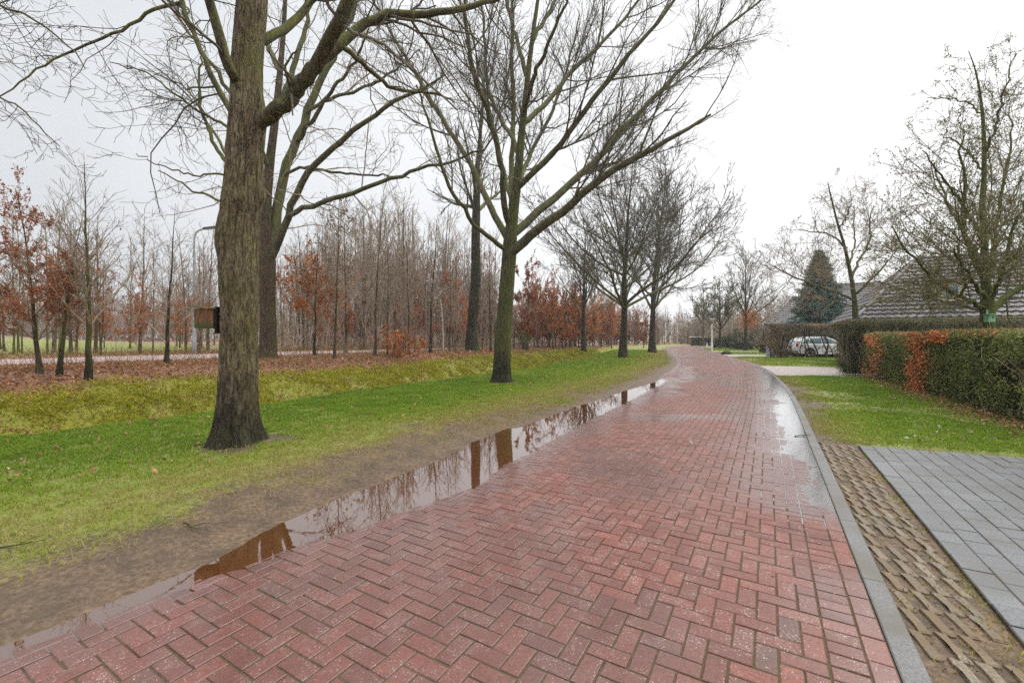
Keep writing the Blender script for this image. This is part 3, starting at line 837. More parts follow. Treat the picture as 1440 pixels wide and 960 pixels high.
def build_road():
    w = 0.096; g = 0.004
    rg = np.random.default_rng(3)
    s_lo, s_hi = -4.0, 92.0
    R = []
    brd = 0.252
    nt_ = int(math.ceil((RW - 2 * brd) / w)); ns = int((s_hi - s_lo) / w)
    for i in range(-1, nt_ + 1):
        j = np.arange(ns)
        m = (i - j) % 4
        for j0 in j[m == 0]: R.append((s_lo + j0 * w, s_lo + (j0 + 1) * w, brd + i * w, brd + (i + 2) * w))
        for j0 in j[m == 3]: R.append((s_lo + j0 * w, s_lo + (j0 + 2) * w, brd + i * w, brd + (i + 1) * w))
    R = np.array(R)
    R[:, 2] = np.maximum(R[:, 2], brd); R[:, 3] = np.minimum(R[:, 3], RW - brd)
    R = R[R[:, 3] - R[:, 2] > 0.03]
    sold = []; stre = []
    for k in range(ns): sold.append((s_lo + k * w, s_lo + (k + 1) * w, 0.102, brd)); sold.append((s_lo + k * w, s_lo + (k + 1) * w, RW - brd, RW - 0.102))
    for k in range(ns // 2): stre.append((s_lo + 2 * k * w + 0.03, s_lo + (2 * k + 2) * w + 0.03, 0.0, 0.102)); stre.append((s_lo + 2 * k * w, s_lo + (2 * k + 2) * w, RW - 0.102, RW))
    R = np.concatenate([R, np.array(sold), np.array(stre)])
    gg = rg.uniform(0.0028, 0.0058, len(R))
    R[:, 0] += gg; R[:, 1] -= gg; R[:, 2] += gg; R[:, 3] -= gg
    jit = rg.normal(0, 0.0012, (len(R), 1)); R[:, :2] += jit
    z = rg.normal(0, 0.0009, len(R)) + 0.006 * (fbm2(*st2xy(R[:, 0], R[:, 2]), 0.9, 3, 19) - 0.5)
    rnd = np.clip(rg.beta(2.2, 2.2, len(R)) + 0.25 * (fbm2(R[:, 0], R[:, 2], 0.7, 3, 9) - 0.5) * 2, 0, 1)
    V, Q, at_ = blocks(R, z, rnd, st2xy, bevel=0.0034, tilt=0.0006, zfun=road_z, wetfun=wetness)
    me = mesh_np('road', V, Q, attrs=at_)
    me.materials.append(M['brick']); me.materials.append(M['joint'])
    # the sand between the bricks, one sheet just under their tops
    S = np.arange(s_lo, s_hi, 0.12); T = np.r_[np.arange(0, 0.9, 0.09), np.linspace(0.9, 2.7, 7), np.arange(2.79, RW + 0.01, 0.09), RW]
    SG, TG = np.meshgrid(S, T); s, t = SG.ravel(), TG.ravel()
    x, y = st2xy(s, t)
    zz = road_z(s, t) - 0.0052 + 0.006 * (fbm2(x, y, 0.9, 3, 19) - 0.5) + 0.0042 * (fbm2(x, y, 5.0, 3, 8) - 0.5)
    a, b = SG.shape; idx = np.arange(a * b).reshape(a, b)
    Q2 = np.stack([idx[:-1, :-1], idx[1:, :-1], idx[1:, 1:], idx[:-1, 1:]], 2).reshape(-1, 4)
    V2 = np.stack([x, y, zz], 1)
    if np.cross(V2[Q2[0, 1]] - V2[Q2[0, 0]], V2[Q2[0, 2]] - V2[Q2[0, 0]])[2] < 0: Q2 = Q2[:, ::-1]
    n0 = len(V)
    me = mesh_np('road', np.concatenate([V, V2]), np.concatenate([Q, Q2 + n0]),
                 attrs={'rnd': np.r_[at_['rnd'], np.full(len(V2), 0.5)], 'wet': np.r_[at_['wet'], np.zeros(len(V2))]})
    me.materials.append(M['brick']); me.materials.append(M['joint'])
    mi = np.zeros(len(Q) + len(Q2), np.int32); mi[len(Q):] = 1
    me.polygons.foreach_set('material_index', mi)
    tag(obj('road', me), kind='structure')

    # flush concrete band along the right
    L = 0.98; kn = int((s_hi - s_lo) / L)
    R = np.array([(s_lo + k * L + 0.005, s_lo + (k + 1) * L - 0.005, -0.112, -0.005) for k in range(kn)])
    V, Q, at_ = blocks(R, rg.normal(0, 0.0015, kn), rg.uniform(0, 1, kn), st2xy, bevel=0.006, depth=0.10, seed=5, tilt=0.0002, wetfun=lambda x, y, s, t: 0.45 * sstep(-0.15, 0.15, pud_r(s)) * sstep(0.35, 0.6, fbm2(x, y, 3.0, 3, 57)))
    tag(obj('kerb', mesh_np('kerb', V, Q, attrs=at_), M['kerb']), kind='structure')

    # water standing in the left gutter and along the right kerb
    def wz(s, t, x, y): return np.full_like(s, ZW)
    ss = np.arange(-4.0, _so[-1] + 2.0, 0.06)
    def ribbon(name, ss, ta, tb, z, mat=None):
        u = np.linspace(0, 1, 6)
        s = np.repeat(ss[:, None], 6, 1); t = ta[:, None] * (1 - u) + tb[:, None] * u
        x, y = st2xy(s.ravel(), t.ravel())
        V = np.stack([x, y, np.full(len(x), z)], 1)
        idx = np.arange(len(x)).reshape(len(ss), 6)
        Q = np.stack([idx[:-1, :-1], idx[:-1, 1:], idx[1:, 1:], idx[1:, :-1]], 2).reshape(-1, 4)
        if np.cross(V[Q[0, 1]] - V[Q[0, 0]], V[Q[0, 2]] - V[Q[0, 0]])[2] < 0: Q = Q[:, ::-1]
        tag(obj(name, mesh_np(name, V, Q), mat or M['water']), kind='structure')
    ribbon('puddle', ss, RW + np.maximum(pud_o(ss), 0) + 0.35, RW - np.maximum(pud_b(ss), 0) - 0.5, ZW)
    s_a, s_b = _sr.min() - 0.2, _sr.max() + 1.0
    ss = np.arange(s_a, s_b, 0.06)
    ribbon('puddle', ss, np.full_like(ss, 0.001), np.maximum(pud_r(ss), 0) + 0.35, -0.0045, M['film'])
    # two thin films out on the carriageway
    for (xa, ya, ln, wd) in ((985, 524.2, 0.55, 0.9), (1012, 527.6, 0.5, 1.3)):
        s0, t0 = px_st([(xa, ya)])
        a = np.linspace(0, 2 * math.pi, 40, endpoint=False)
        rr = 1 + 0.35 * np.sin(2 * a + xa) + 0.2 * np.sin(5 * a)
        cs, ct = s0[0] + 0.5 * ln * rr * np.cos(a), t0[0] + 0.5 * wd * rr * np.sin(a)
        x, y = st2xy(np.r_[cs, s0[0]], np.r_[ct, t0[0]])
        V = np.stack([x, y, np.full(41, 0.0035)], 1)
        T = [(40, i, (i + 1) % 40) for i in range(40)]
        if np.cross(V[T[0][1]] - V[T[0][0]], V[T[0][2]] - V[T[0][0]])[2] < 0: T = [q[::-1] for q in T]
        tag(obj('puddle', mesh_np('puddle', V, T=T), M['film']), kind='structure')

def build_right_paving():
    rg = np.random.default_rng(8)
    # grey driveway of 21 x 21 blocks in running bond
    w = 0.212; wt = 0.152; R = []
    for i in range(36):
        t1 = DRV_T0 - i * wt; t0 = t1 - wt
        edge = drv_edge((t0 + t1) / 2)
        s = -5.0 + (w / 2 if i % 2 else 0)
        while s < edge - 0.03:
            R.append((s, min(s + w, edge), t0, t1)); s += w
    R = np.array(R); gg = rg.uniform(0.0026, 0.0058, len(R))
    R[:, 0] += gg; R[:, 1] -= gg; R[:, 2] += gg; R[:, 3] -= gg
    V, Q, at_ = blocks(R, np.maximum(rg.normal(0, 0.0014, len(R)), -0.002) + 0.001 + 0.005 * (fbm2(R[:, 0], R[:, 2], 0.8, 2, 3) - 0.5), rg.uniform(0, 1, len(R)), st2xy, bevel=0.004, seed=9, wetfun=lambda x, y, s, t: sstep(0.45, 0.62, fbm2(x, y, 1.3, 3, 55)) * 0.35, tilt=0.0007)
    nb = len(Q)
    S = np.arange(-5.0, DRV_S1 + 1.2, 0.1)
    tv = np.linspace(DRV_T0, DRV_T0 - 36 * wt, 40)
    SG = np.stack([np.linspace(-5.0, drv_edge(tt), 110) for tt in tv]); TG = np.repeat(tv[:, None], 110, 1)
    x, y = st2xy(SG.ravel(), TG.ravel())
    idx = np.arange(SG.size).reshape(SG.shape)
    Q2 = np.stack([idx[:-1, :-1], idx[:-1, 1:], idx[1:, 1:], idx[1:, :-1]], 2).reshape(-1, 4)
    V2 = np.stack([x, y, -0.0062 + 0.003 * (fbm2(x, y, 6, 2, 4) - 0.5)], 1)
    if np.cross(V2[Q2[0, 1]] - V2[Q2[0, 0]], V2[Q2[0, 2]] - V2[Q2[0, 0]])[2] < 0: Q2 = Q2[:, ::-1]
    me = mesh_np('driveway', np.concatenate([V, V2]), np.concatenate([Q, Q2 + len(V)]), attrs={'rnd': np.r_[at_['rnd'], np.full(len(V2), .5)], 'wet': np.r_[at_['wet'], np.zeros(len(V2))]})
    me.materials.append(M['grey_block']); me.materials.append(M['joint'])
    mi = np.zeros(nb + len(Q2), np.int32); mi[nb:] = 1
    me.polygons.foreach_set('material_index', mi)
    tag(obj('driveway', me), kind='structure')
    # zigzag grass pavers half sunk in the soil between kerb band and driveway
    mb = MB(); rn = []
    for r, tc in enumerate((-0.165, -0.265, -0.365, -0.465)):
        s = -4.5 + 0.035 * r
        while s < DRV_S1 - 0.15 - 0.02 * r:
            L = 0.205
            hw = 0.025 + rg.normal(0, 0.003)
            z = rg.normal(-0.0155, 0.003)
            if rg.random() < 0.05: s += L; continue
            off = rg.normal(0, 0.003)
            sl = -0.040     # each tooth slants across, then steps back
            pts = [(s, tc + sl / 2 + hw), (s + L * 0.55, tc + hw), (s + L, tc - sl / 2 + hw), (s + L + 0.006, tc - sl / 2 + 0.004), (s + L, tc - sl / 2 - hw), (s + L * 0.45, tc - hw), (s, tc + sl / 2 - hw), (s - 0.006, tc + sl / 2 - 0.004)]
            P = np.array(pts) + np.array([0, off])
            P = np.stack([P, 0.5 * (P + np.roll(P, -1, 0))], 1).reshape(-1, 2); P = P + rg.normal(0, 0.0022, P.shape)
            c = P.mean(0)
            ring0 = c + (P - c) * 0.90; n = len(P)
            xs, ys = st2xy(np.r_[ring0[:, 0], P[:, 0], P[:, 0]], np.r_[ring0[:, 1], P[:, 1], P[:, 1]])
            zz = np.r_[np.full(n, z + 0.002), np.full(n, z - 0.003), np.full(n, z - 0.045)]
            V = np.stack([xs, ys, zz], 1)
            Q = []
            for k in range(2):
                for i in range(n):
                    j = (i + 1) % n
                    Q.append((k * n + i, k * n + j, (k + 1) * n + j, (k + 1) * n + i))
            T = [(0, i + 1, i) for i in range(1, n - 1)]
            mb.add(V, Q, T); rn += [rg.random()] * len(V)
            s += L + 0.002
    V = np.concatenate(mb.v)
    me = mesh_np('grass_pavers', V, np.concatenate(mb.q), np.concatenate(mb.t), attrs={'rnd': np.array(rn)})
    tag(obj('paver_strip', me, M['zigzag']), kind='structure')
    # the pale paved drives further along
    for k, (sa, sb, ta, tb) in enumerate(PADS):
        sheet('driveway', (sa, sb), np.linspace(-0.115, tb, 30), lambda s, t, x, y: 0.012 + 0.004 * (fbm2(x, y, 1.0, 2, 6) - 0.5), M['concrete'], ds=0.1, attrs=lambda s, t, x, y: {'rnd': fbm2(x, y, 2, 2, 3)})
    # the lane beyond the bank
    sheet('lane', (-30, 80), np.linspace(RW + LANE_D0, RW + LANE_D1, 14), lambda s, t, x, y: bank_h(s) + 0.004 + 0.02 * (fbm2(x, y, 0.6, 2, 6) - 0.5), M['lane'], ds=0.5, attrs=lambda s, t, x, y: {'rnd': fbm2(x, y, 1, 2, 3)})
# ------------------------------------------------------------------ branch growing
def nrm(v): return v / (np.linalg.norm(v, axis=-1, keepdims=True) + 1e-9)

def grow(P0, D0, L, R0, K, wob, trop, rg, taper=0.4, rmin=0.003, sag=0.0):
    n = len(P0)
    P = np.empty((n, K, 3)); P[:, 0] = P0
    d = nrm(D0); st = (L / (K - 1))[:, None]
    for k in range(1, K):
        d = nrm(d + wob * rg.normal(0, 1, (n, 3)) + np.array([0, 0, trop + sag * (k / K)]))
        P[:, k] = P[:, k - 1] + d * st
    u = np.linspace(0, 1, K)[None]
    R = np.maximum(R0[:, None] * (1 - (1 - taper) * u), rmin)
    return P, R

def spawn(P, R, dens, u0, ang, lr, lim, rr, rg, fall=0.5, rcap=1.0, flat=0.0, rmin=0.003):
    """children of every branch in P: start points, directions, lengths, radii"""
    n, K, _ = P.shape
    seg = np.linalg.norm(np.diff(P, axis=1), axis=2)
    Ln = seg.sum(1)
    cnt = np.maximum(1, np.round(Ln * dens * (1 - u0) * rg.uniform(0.75, 1.25, n))).astype(int)
    idx = np.repeat(np.arange(n), cnt)
    m = len(idx)
    u = u0 + (0.985 - u0) * rg.random(m)
    f = u * (K - 1); k = np.clip(f.astype(int), 0, K - 2); w = (f - k)[:, None]
    pos = P[idx, k] * (1 - w) + P[idx, k + 1] * w
    rad = R[idx, k] * (1 - w[:, 0]) + R[idx, k + 1] * w[:, 0]
    T = nrm(P[idx, k + 1] - P[idx, k])
    rnd = rg.normal(0, 1, (m, 3)); rnd[:, 2] *= (1 - flat)
    perp = nrm(rnd - (rnd * T).sum(1, keepdims=True) * T)
    a = np.radians(rg.uniform(ang[0], ang[1], m))[:, None]
    D = np.cos(a) * T + np.sin(a) * perp
    L = np.clip(Ln[idx] * lr * (1 - fall * u) * rg.uniform(0.6, 1.25, m), lim[0], lim[1])
    r = np.clip(rad * rr * rg.uniform(0.7, 1.1, m), rmin, rcap)
    return pos, D, L, r

def resample(pts, K):
    pts = np.asarray(pts, float)
    d = np.r_[0, np.cumsum(np.linalg.norm(np.diff(pts, axis=0), axis=1))]
    # smooth curve through the points
    u = np.linspace(0, d[-1], K)
    P = np.stack([np.interp(u, d, pts[:, i]) for i in range(3)], 1)
    for _ in range(2):
        P[1:-1] = 0.25 * P[:-2] + 0.5 * P[1:-1] + 0.25 * P[2:]
    return P

def limb_px(pts, Z, r0, r1, K=24, wig=0.0, rg=None):
    """pts (x, y, dz) photo pixels with depth offsets; radii in pixels at depth Z"""
    P = np.array([at(p[0], p[1], Z + (p[2] if len(p) > 2 else 0)) for p in pts])
    P = resample(P, K)
    if wig and rg is not None:
        w = rg.normal(0, wig, (K, 3)); w[0] = 0
        P = P + w
    m = Z / F / np.sqrt(1 + ((np.interp(np.linspace(0, 1, K), np.linspace(0, 1, len(pts)), [q[0] for q in pts]) - CX) / F) ** 2)   # off-axis widths look broader
    u = np.linspace(0, 1, K)
    return P, (r0 * (1 - u) ** 0.8 + r1 * (1 - (1 - u) ** 0.8)) * m

LEVELS_DEFAULT = [
    dict(dens=2.0, u0=0.22, ang=(28, 62), lr=0.42, lim=(0.5, 2.6), rr=0.52, K=8, wob=0.13, trop=0.05),
    dict(dens=3.6, u0=0.15, ang=(28, 65), lr=0.42, lim=(0.22, 1.1), rr=0.55, K=6, wob=0.16, trop=0.05),
    dict(dens=6.0, u0=0.15, ang=(30, 65), lr=0.45, lim=(0.10, 0.45), rr=0.6, K=4, wob=0.18, trop=0.05)]

def twig_levels(Ps, Rs, rg, levels, rmin, sides=(5, 4, 3)):
    """Ps list of (N,K,3) parent batches. Returns vertices, quads, tips"""
    mb = MB(); tips = []
    parents = list(zip(Ps, Rs))
    for li, lv in enumerate(levels):
        nxt = []
        for P, R in parents:
            if len(P) == 0: continue
            s = spawn(P, R, lv['dens'], lv['u0'], lv['ang'], lv['lr'], lv['lim'], lv['rr'], rg, fall=lv.get('fall', 0.5), rcap=lv.get('rcap', 1.0), flat=lv.get('flat', 0.0), rmin=rmin)
            C, CR = grow(*s, lv['K'], lv['wob'], lv['trop'], rg, taper=lv.get('taper', 0.4), rmin=rmin, sag=lv.get('sag', 0.0))
            V, Q = tubes(C, CR, sides[min(li, len(sides) - 1)])
            mb.add(V, Q)
            nxt.append((C, CR))
            if li >= len(levels) - 2: tips.append(C)
        # the tips of every level go on feeding the next one
        parents = nxt + ([(P, R) for P, R in parents] if levels[li].get('carry') else [])
    return np.concatenate(mb.v), np.concatenate(mb.q), tips

def leaves_mesh(name, pos, size, rg, droop=0.3, aspect=0.6, fold=True, up=0.0):
    """folded leaf faces (two triangles hinged on the midrib) at pos; size array"""
    n = len(pos)
    a = nrm(rg.normal(0, 1, (n, 3)) + np.array([0, 0, -droop]))
    b = rg.normal(0, 1, (n, 3)) + np.array([0, 0, up])
    b = nrm(b - (b * a).sum(1, keepdims=True) * a)
    c = np.cross(a, b)
    s = size[:, None]
    v0 = pos; v2 = pos + a * s
    lift = 0.18 * s * c
    v1 = pos + a * s * 0.5 + b * s * aspect * 0.5 + lift
    v3 = pos + a * s * 0.5 - b * s * aspect * 0.5 + lift
    V = np.stack([v0, v1, v2, v3], 1).reshape(-1, 3)
    k = np.arange(n) * 4
    T = np.concatenate([np.stack([k, k + 1, k + 2], 1), np.stack([k, k + 2, k + 3], 1)])
    rnd = np.clip(rg.beta(2, 2, n), 0, 1)
    return mesh_np(name, V, T=T, attrs={'rnd': np.repeat(rnd, 4)})

def tip_points(tips, n, rg, zr=None, centre=None):
    A = np.concatenate([t.reshape(-1, 3) for t in tips])
    if zr is not None:
        A = A[(A[:, 2] > zr[0]) & (A[:, 2] < zr[1])]
    if len(A) == 0: return np.zeros((0, 3))
    return A[rg.integers(0, len(A), n)] + rg.normal(0, 0.03, (n, 3))

def limbs_mesh(limbs, sides=10):
    mb = MB()
    for P, R in limbs: mb.tube(P, R, sides)
    return mb

def trunk_mesh(cl, n_ring, n_side, lobes=0.0, flare_h=0.5, rough=0.012, bumps=(), rg=None, seed=0, fr=9.0, zf=2.2):
    """cl: list of (P, r) stations -> detailed trunk with furrowed bark and a buttressed foot"""
    P = np.array([c[0] for c in cl], float); r = np.array([c[1] for c in cl], float)
    d = np.r_[0, np.cumsum(np.linalg.norm(np.diff(P, axis=0), axis=1))]
    u = np.linspace(0, 1, n_ring) ** 1.15 * d[-1]
    def sm(a):
        a = a.copy()
        for _ in range(3): a[1:-1] = 0.25 * a[:-2] + 0.5 * a[1:-1] + 0.25 * a[2:]
        return a
    C = np.stack([sm(np.interp(u, d, P[:, i])) for i in range(3)], 1); Rr = sm(np.interp(u, d, r))
    ang = np.arange(n_side) * 2 * math.pi / n_side
    A, U = np.meshgrid(ang, u)
    R = np.repeat(Rr[:, None], n_side, 1)
    if lobes > 0:
        foot = np.exp(-U / flare_h)
        R = R * (1 + lobes * foot * (0.6 * np.sin(5 * A + 0.7 + seed) + 0.4 * np.sin(8 * A + 2.1)))
    for (ba, bu, bw, bh) in bumps:
        da = np.angle(np.exp(1j * (A - ba)))
        R = R + bh * np.exp(-(da / 0.75) ** 2 - ((U - bu) / bw) ** 2)
    pts = np.stack([np.cos(A).ravel() * fr * 0.5, np.sin(A).ravel() * fr * 0.5, U.ravel() * zf], 1)
    fur = fbm(pts, 4, seed + 31).reshape(A.shape)
    rid = 1 - np.abs(2 * fur - 1) * 2
    big = fbm(np.stack([np.cos(A).ravel() * 1.2, np.sin(A).ravel() * 1.2, U.ravel() * 0.9], 1), 3, seed + 77).reshape(A.shape) - 0.5
    R = R + rough * (rid - 0.6) * np.clip(R / 0.25, 0.3, 1.4) + 0.14 * R * big
    V = np.stack([C[:, None, 0] + R * np.cos(A), C[:, None, 1] + R * np.sin(A), np.repeat(C[:, 2][:, None], n_side, 1)], 2).reshape(-1, 3)
    idx = np.arange(n_ring * n_side).reshape(n_ring, n_side)
    B = np.roll(idx, -1, 1)
    Q = np.stack([idx[:-1], B[:-1], B[1:], idx[1:]], 2).reshape(-1, 4)
    return V, Q

def trunk_px(st, Z, base=None):
    """stations (x, y, width px) -> [(P, r)]"""
    return [(at(x, y, Z + (q[0] if q else 0.0)), w * 0.5 * Z / F / math.sqrt(1 + ((x - CX) / F) ** 2)) for x, y, w, *q in st]

def rel(V, o): return V - np.asarray(o)[None]

def explicit_tree(name, label, cat, Z, base_px, trunk, limbs, levels, rmin, seed, bark, limb_mat, twig_mat, group=None, lobes=0.12, rough=0.012, bumps=(), ring=160, side=64, wig=0.01, extra=None, leaves=None, fr=9.0, flare_h=0.45):
    rg = np.random.default_rng(seed)
    bx, by = base_px
    o = at(bx, by, Z); gz = ground_at(o[0], o[1]); o[2] = gz - 0.03
    root = thing(name, label, cat, tuple(o), group=group)
    cl = trunk_px(trunk, Z)
    low = cl[0][0].copy(); low[2] = gz - 0.12
    cl = [(low, cl[0][1] * 1.03)] + cl
    V, Q = trunk_mesh(cl, ring, side, lobes=lobes, rough=rough, bumps=bumps, seed=seed, fr=fr, flare_h=flare_h)
    obj('trunk', mesh_np('trunk', rel(V, o), Q, smooth=True), bark, root)
    batch_P, batch_R = [], []
    for l in limbs:
        P, R = limb_px(l[0], Z, l[1], l[2], K=22, wig=wig, rg=rg)
        mb = MB().tube(P - o, R, 12)
        mb.build('limb', limb_mat, root, smooth=True)
        batch_P.append(P[None]); batch_R.append(R[None])
    # the top of the trunk carries twigs as well
    PT = resample(np.array([c[0] for c in cl[-4:]]), 22); RT = np.full(22, cl[-1][1])
    batch_P.append(PT[None]); batch_R.append(RT[None])
    batch_P = [np.concatenate(batch_P)]; batch_R = [np.concatenate(batch_R)]
    V, Q, tips = twig_levels(batch_P, batch_R, rg, levels, rmin)
    obj('crown', mesh_np('crown', rel(V, o), Q, smooth=True), twig_mat, root)
    if leaves:
        n, sz, mat = leaves
        pos = tip_points(tips, n, rg) - o
        obj('leaves', leaves_mesh('leaves', pos, rg.uniform(0.6, 1.2, n) * sz, rg), mat, root)
    return root

# ------------------------------------------------------------------ generic trees (built round their own base, then copied)
def vase_tree(name, label, cat, seed, height, fork, r, nlimb, spread, rmin, bark, limb_mat, twig_mat, lean=(0, 0), levels=None, leaves=None, leaf_mat=None, group=None, leader=True, limb_len=0.62, ang=(22, 48), leaf_size=0.07, leaf_z=None, low=0.0, trop=0.035, sides=(5, 4, 3)):
    rg = np.random.default_rng(seed)
    root = thing(name, label, cat, group=group)
    top = np.array([lean[0], lean[1], height])
    k = 14
    u = np.linspace(0, 1, k)
    C = np.stack([top[0] * u ** 1.5 + np.r_[0, np.cumsum(rg.normal(0, 0.012 * height / k * 3, k - 1))], top[1] * u ** 1.5 + np.r_[0, np.cumsum(rg.normal(0, 0.012 * height / k * 3, k - 1))], u * height], 1)
    fk = fork / height
    rad = np.where(u < fk, r * (1 - 0.25 * u / max(fk, .01)), r * 0.72 * (1 - (u - fk) / (1 - fk)) ** 1.15 + rmin)
    flare = 1 + 0.45 * np.exp(-u * height / 0.35)
    cl = [(np.array([0, 0, -0.25]), r * 1.55)] + [(C[i], rad[i] * flare[i]) for i in range(k)]
    V, Q = trunk_mesh(cl, 70, 16, lobes=0.06, rough=0.012, seed=seed, fr=6, zf=1.5)
    obj('trunk', mesh_np('trunk', V, Q, smooth=True), bark, root)
    # limbs off the trunk from the fork upwards
    uz = np.sort(fk + (0.86 - fk) * rg.random(nlimb) ** 1.5)
    pos = np.stack([np.interp(uz, u, C[:, i]) for i in range(3)], 1)
    az = np.arange(nlimb) * 2.39996 + rg.uniform(0, 6.28) + rg.normal(0, 0.3, nlimb)
    a = np.radians(rg.uniform(ang[0], ang[1], nlimb))
    D = np.stack([np.sin(a) * np.cos(az), np.sin(a) * np.sin(az), np.cos(a)], 1)
    D = D + np.array([lean[0], lean[1], 0]) * 0.6 / height
    L = (height - pos[:, 2]) * limb_len * rg.uniform(0.75, 1.15, nlimb) * spread + 0.4
    rl = np.interp(uz, u, rad) * rg.uniform(0.38, 0.6, nlimb)
    P, R = grow(pos, D, L, rl, 14, 0.075, trop, rg, taper=0.22, rmin=rmin)
    V, Q = tubes(P, R, 6)
    lo = mesh_np('limbs', V, Q, smooth=True)
    PT = resample(C[int(k * fk):], 14)[None]; RT = np.interp(np.linspace(fk, 1, 14), u, rad)[None]
    lv = levels or LEVELS_DEFAULT
    V2, Q2, tips = twig_levels([P, PT], [R, RT], rg, lv, rmin, sides)
    me = mesh_np('crown', np.concatenate([V, V2]), np.concatenate([Q, Q2 + len(V)]), smooth=True)
    me.materials.append(limb_mat); me.materials.append(twig_mat)
    mi = np.zeros(len(Q) + len(Q2), np.int32); mi[len(Q):] = 1
    me.polygons.foreach_set('material_index', mi)
    bpy.data.meshes.remove(lo)
    obj('crown', me, None, root)
    if leaves:
        pos = tip_points(tips, leaves, rg, leaf_z)
        # clump: leaves hang on in some twigs and not in others
        if len(pos):
            keep = fbm(pos * 1.3, 2, seed) > 0.44
            pos = pos[keep]
            obj('leaves', leaves_mesh('leaves', pos, rg.uniform(0.6, 1.25, len(pos)) * leaf_size, rg), leaf_mat, root)
    return root

def cloud_leaves(name, n, fn, size, mat, parent, seed, aspect=0.6):
    rg = np.random.default_rng(seed)
    pos = fn(n, rg)
    return obj(name, leaves_mesh(name, pos, rg.uniform(0.6, 1.3, len(pos)) * size, rg, droop=0.1, aspect=aspect), mat, parent)
# ------------------------------------------------------------------ the big oak at the left with its nest box
OAK_LV = [
    dict(dens=3.2, u0=0.12, ang=(32, 72), lr=0.58, lim=(0.6, 2.6), rr=0.42, K=9, wob=0.20, trop=0.02, rcap=0.022),
    dict(dens=4.8, u0=0.10, ang=(35, 75), lr=0.48, lim=(0.3, 1.2), rr=0.55, K=7, wob=0.24, trop=0.02, carry=False),
    dict(dens=8.0, u0=0.08, ang=(35, 75), lr=0.48, lim=(0.12, 0.5), rr=0.65, K=5, wob=0.24, trop=0.03)]
ZA = 5.84
oak_trunk = [(334, 632, 96), (334, 624, 88), (334, 614, 78), (334, 600, 69), (334, 580, 61), (335, 550, 56), (336, 510, 54), (337, 470, 53), (337, 430, 55), (336, 390, 58), (335, 350, 58), (336, 318, 57), (339, 290, 56), (342, 260, 54), (344, 225, 53), (345, 190, 52), (346, 160, 50), (346, 130, 46), (347, 90, 45), (350, 50, 44), (353, 15, 44), (356, -20, 42), (362, -150, 36), (368, -320, 26), (372, -480, 16), (376, -640, 6)]
oak_limbs = [
    ([(350, 178, 0), (378, 163, -.1), (398, 150, -.2), (425, 118, -.3), (447, 88, -.45)], 12.5, 9.5),
    ([(446, 90, -.44), (458, 68, -.6), (470, 42, -.75), (486, 12, -.9), (505, -40, -1.0), (530, -140, -1.0), (560, -260, -.8)], 9.5, 2.5),
    ([(445, 90, -.44), (466, 72, -.4), (490, 52, -.3), (515, 32, -.2), (545, 18, -.1), (580, 23, 0), (620, 18, .1), (660, 10, .2), (705, -4, .4), (760, -30, .6)], 7.5, 1.5),
    ([(478, 62, -.35), (505, 86, -.3), (532, 110, -.1), (560, 130, .1), (600, 128, .3), (640, 142, .4)], 3.8, 1.0),
    ([(334, 118, -.1), (322, 98, -.3), (312, 65, -.45), (304, 35, -.5), (295, 5, -.6), (282, -50, -.8), (262, -140, -1.0), (240, -260, -1.2)], 8.2, 2.8),
    ([(332, 168, .1), (318, 150, .2), (300, 110, .3), (286, 78, .35), (270, 45, .4), (256, 8, .4), (246, -50, .5), (225, -160, .6)], 5.2, 2),
    ([(254, 4, .4), (228, 6, .3), (205, 22, .2), (165, 45, .1), (140, 60, 0), (105, 72, -.1), (75, 80, -.2), (48, 100, -.3), (20, 122, -.4), (-15, 140, -.5)], 3.2, 1.0),
    ([(328, 236, 0), (312, 222, .2), (298, 192, .3), (284, 158, .4), (278, 120, .5), (284, 80, .6)], 3.6, 1.5),
    ([(328, 182, .0), (300, 168, .3), (268, 150, .4), (248, 132, .5), (205, 100, .6), (160, 90, .7)], 2.6, 0.9),
    ([(326, 247, -.1), (282, 247, -.2), (242, 239, -.3), (208, 224, -.3), (190, 214, -.4)], 1.7, 0.7),
    ([(355, 62, .1), (385, 52, .3), (405, 40, .5), (428, 20, .7), (444, -5, .9), (470, -70, 1.2), (500, -180, 1.5)], 7.6, 2.5),
    ([(362, -60, 0), (330, -130, .6), (300, -220, 1.2), (270, -330, 1.6)], 8, 2),
    ([(366, -130, 0), (400, -210, .8), (440, -300, 1.5), (470, -420, 2.0)], 8, 2),
    ([(366, -200, 0), (380, -290, -.9), (400, -380, -1.5), (410, -480, -2.0)], 7, 2)]
oak = explicit_tree('oak_tree', 'big oak with thick furrowed trunk and a wooden nest box, closest to the puddle', 'tree', ZA, (333, 626), oak_trunk, oak_limbs, OAK_LV, 0.0026, 11,
                    M['oak_bark'], M['oak_limb'], M['twig'], lobes=0.34, rough=0.024, ring=420, side=220, wig=0.012, fr=15.0, flare_h=0.22,
                    bumps=[(math.pi * 0.98, 2.86, 0.22, 0.055), (0.1, 3.45, 0.16, 0.05), (-1.2, 3.3, 0.15, 0.03), (-0.2, 4.5, 0.3, 0.06)])

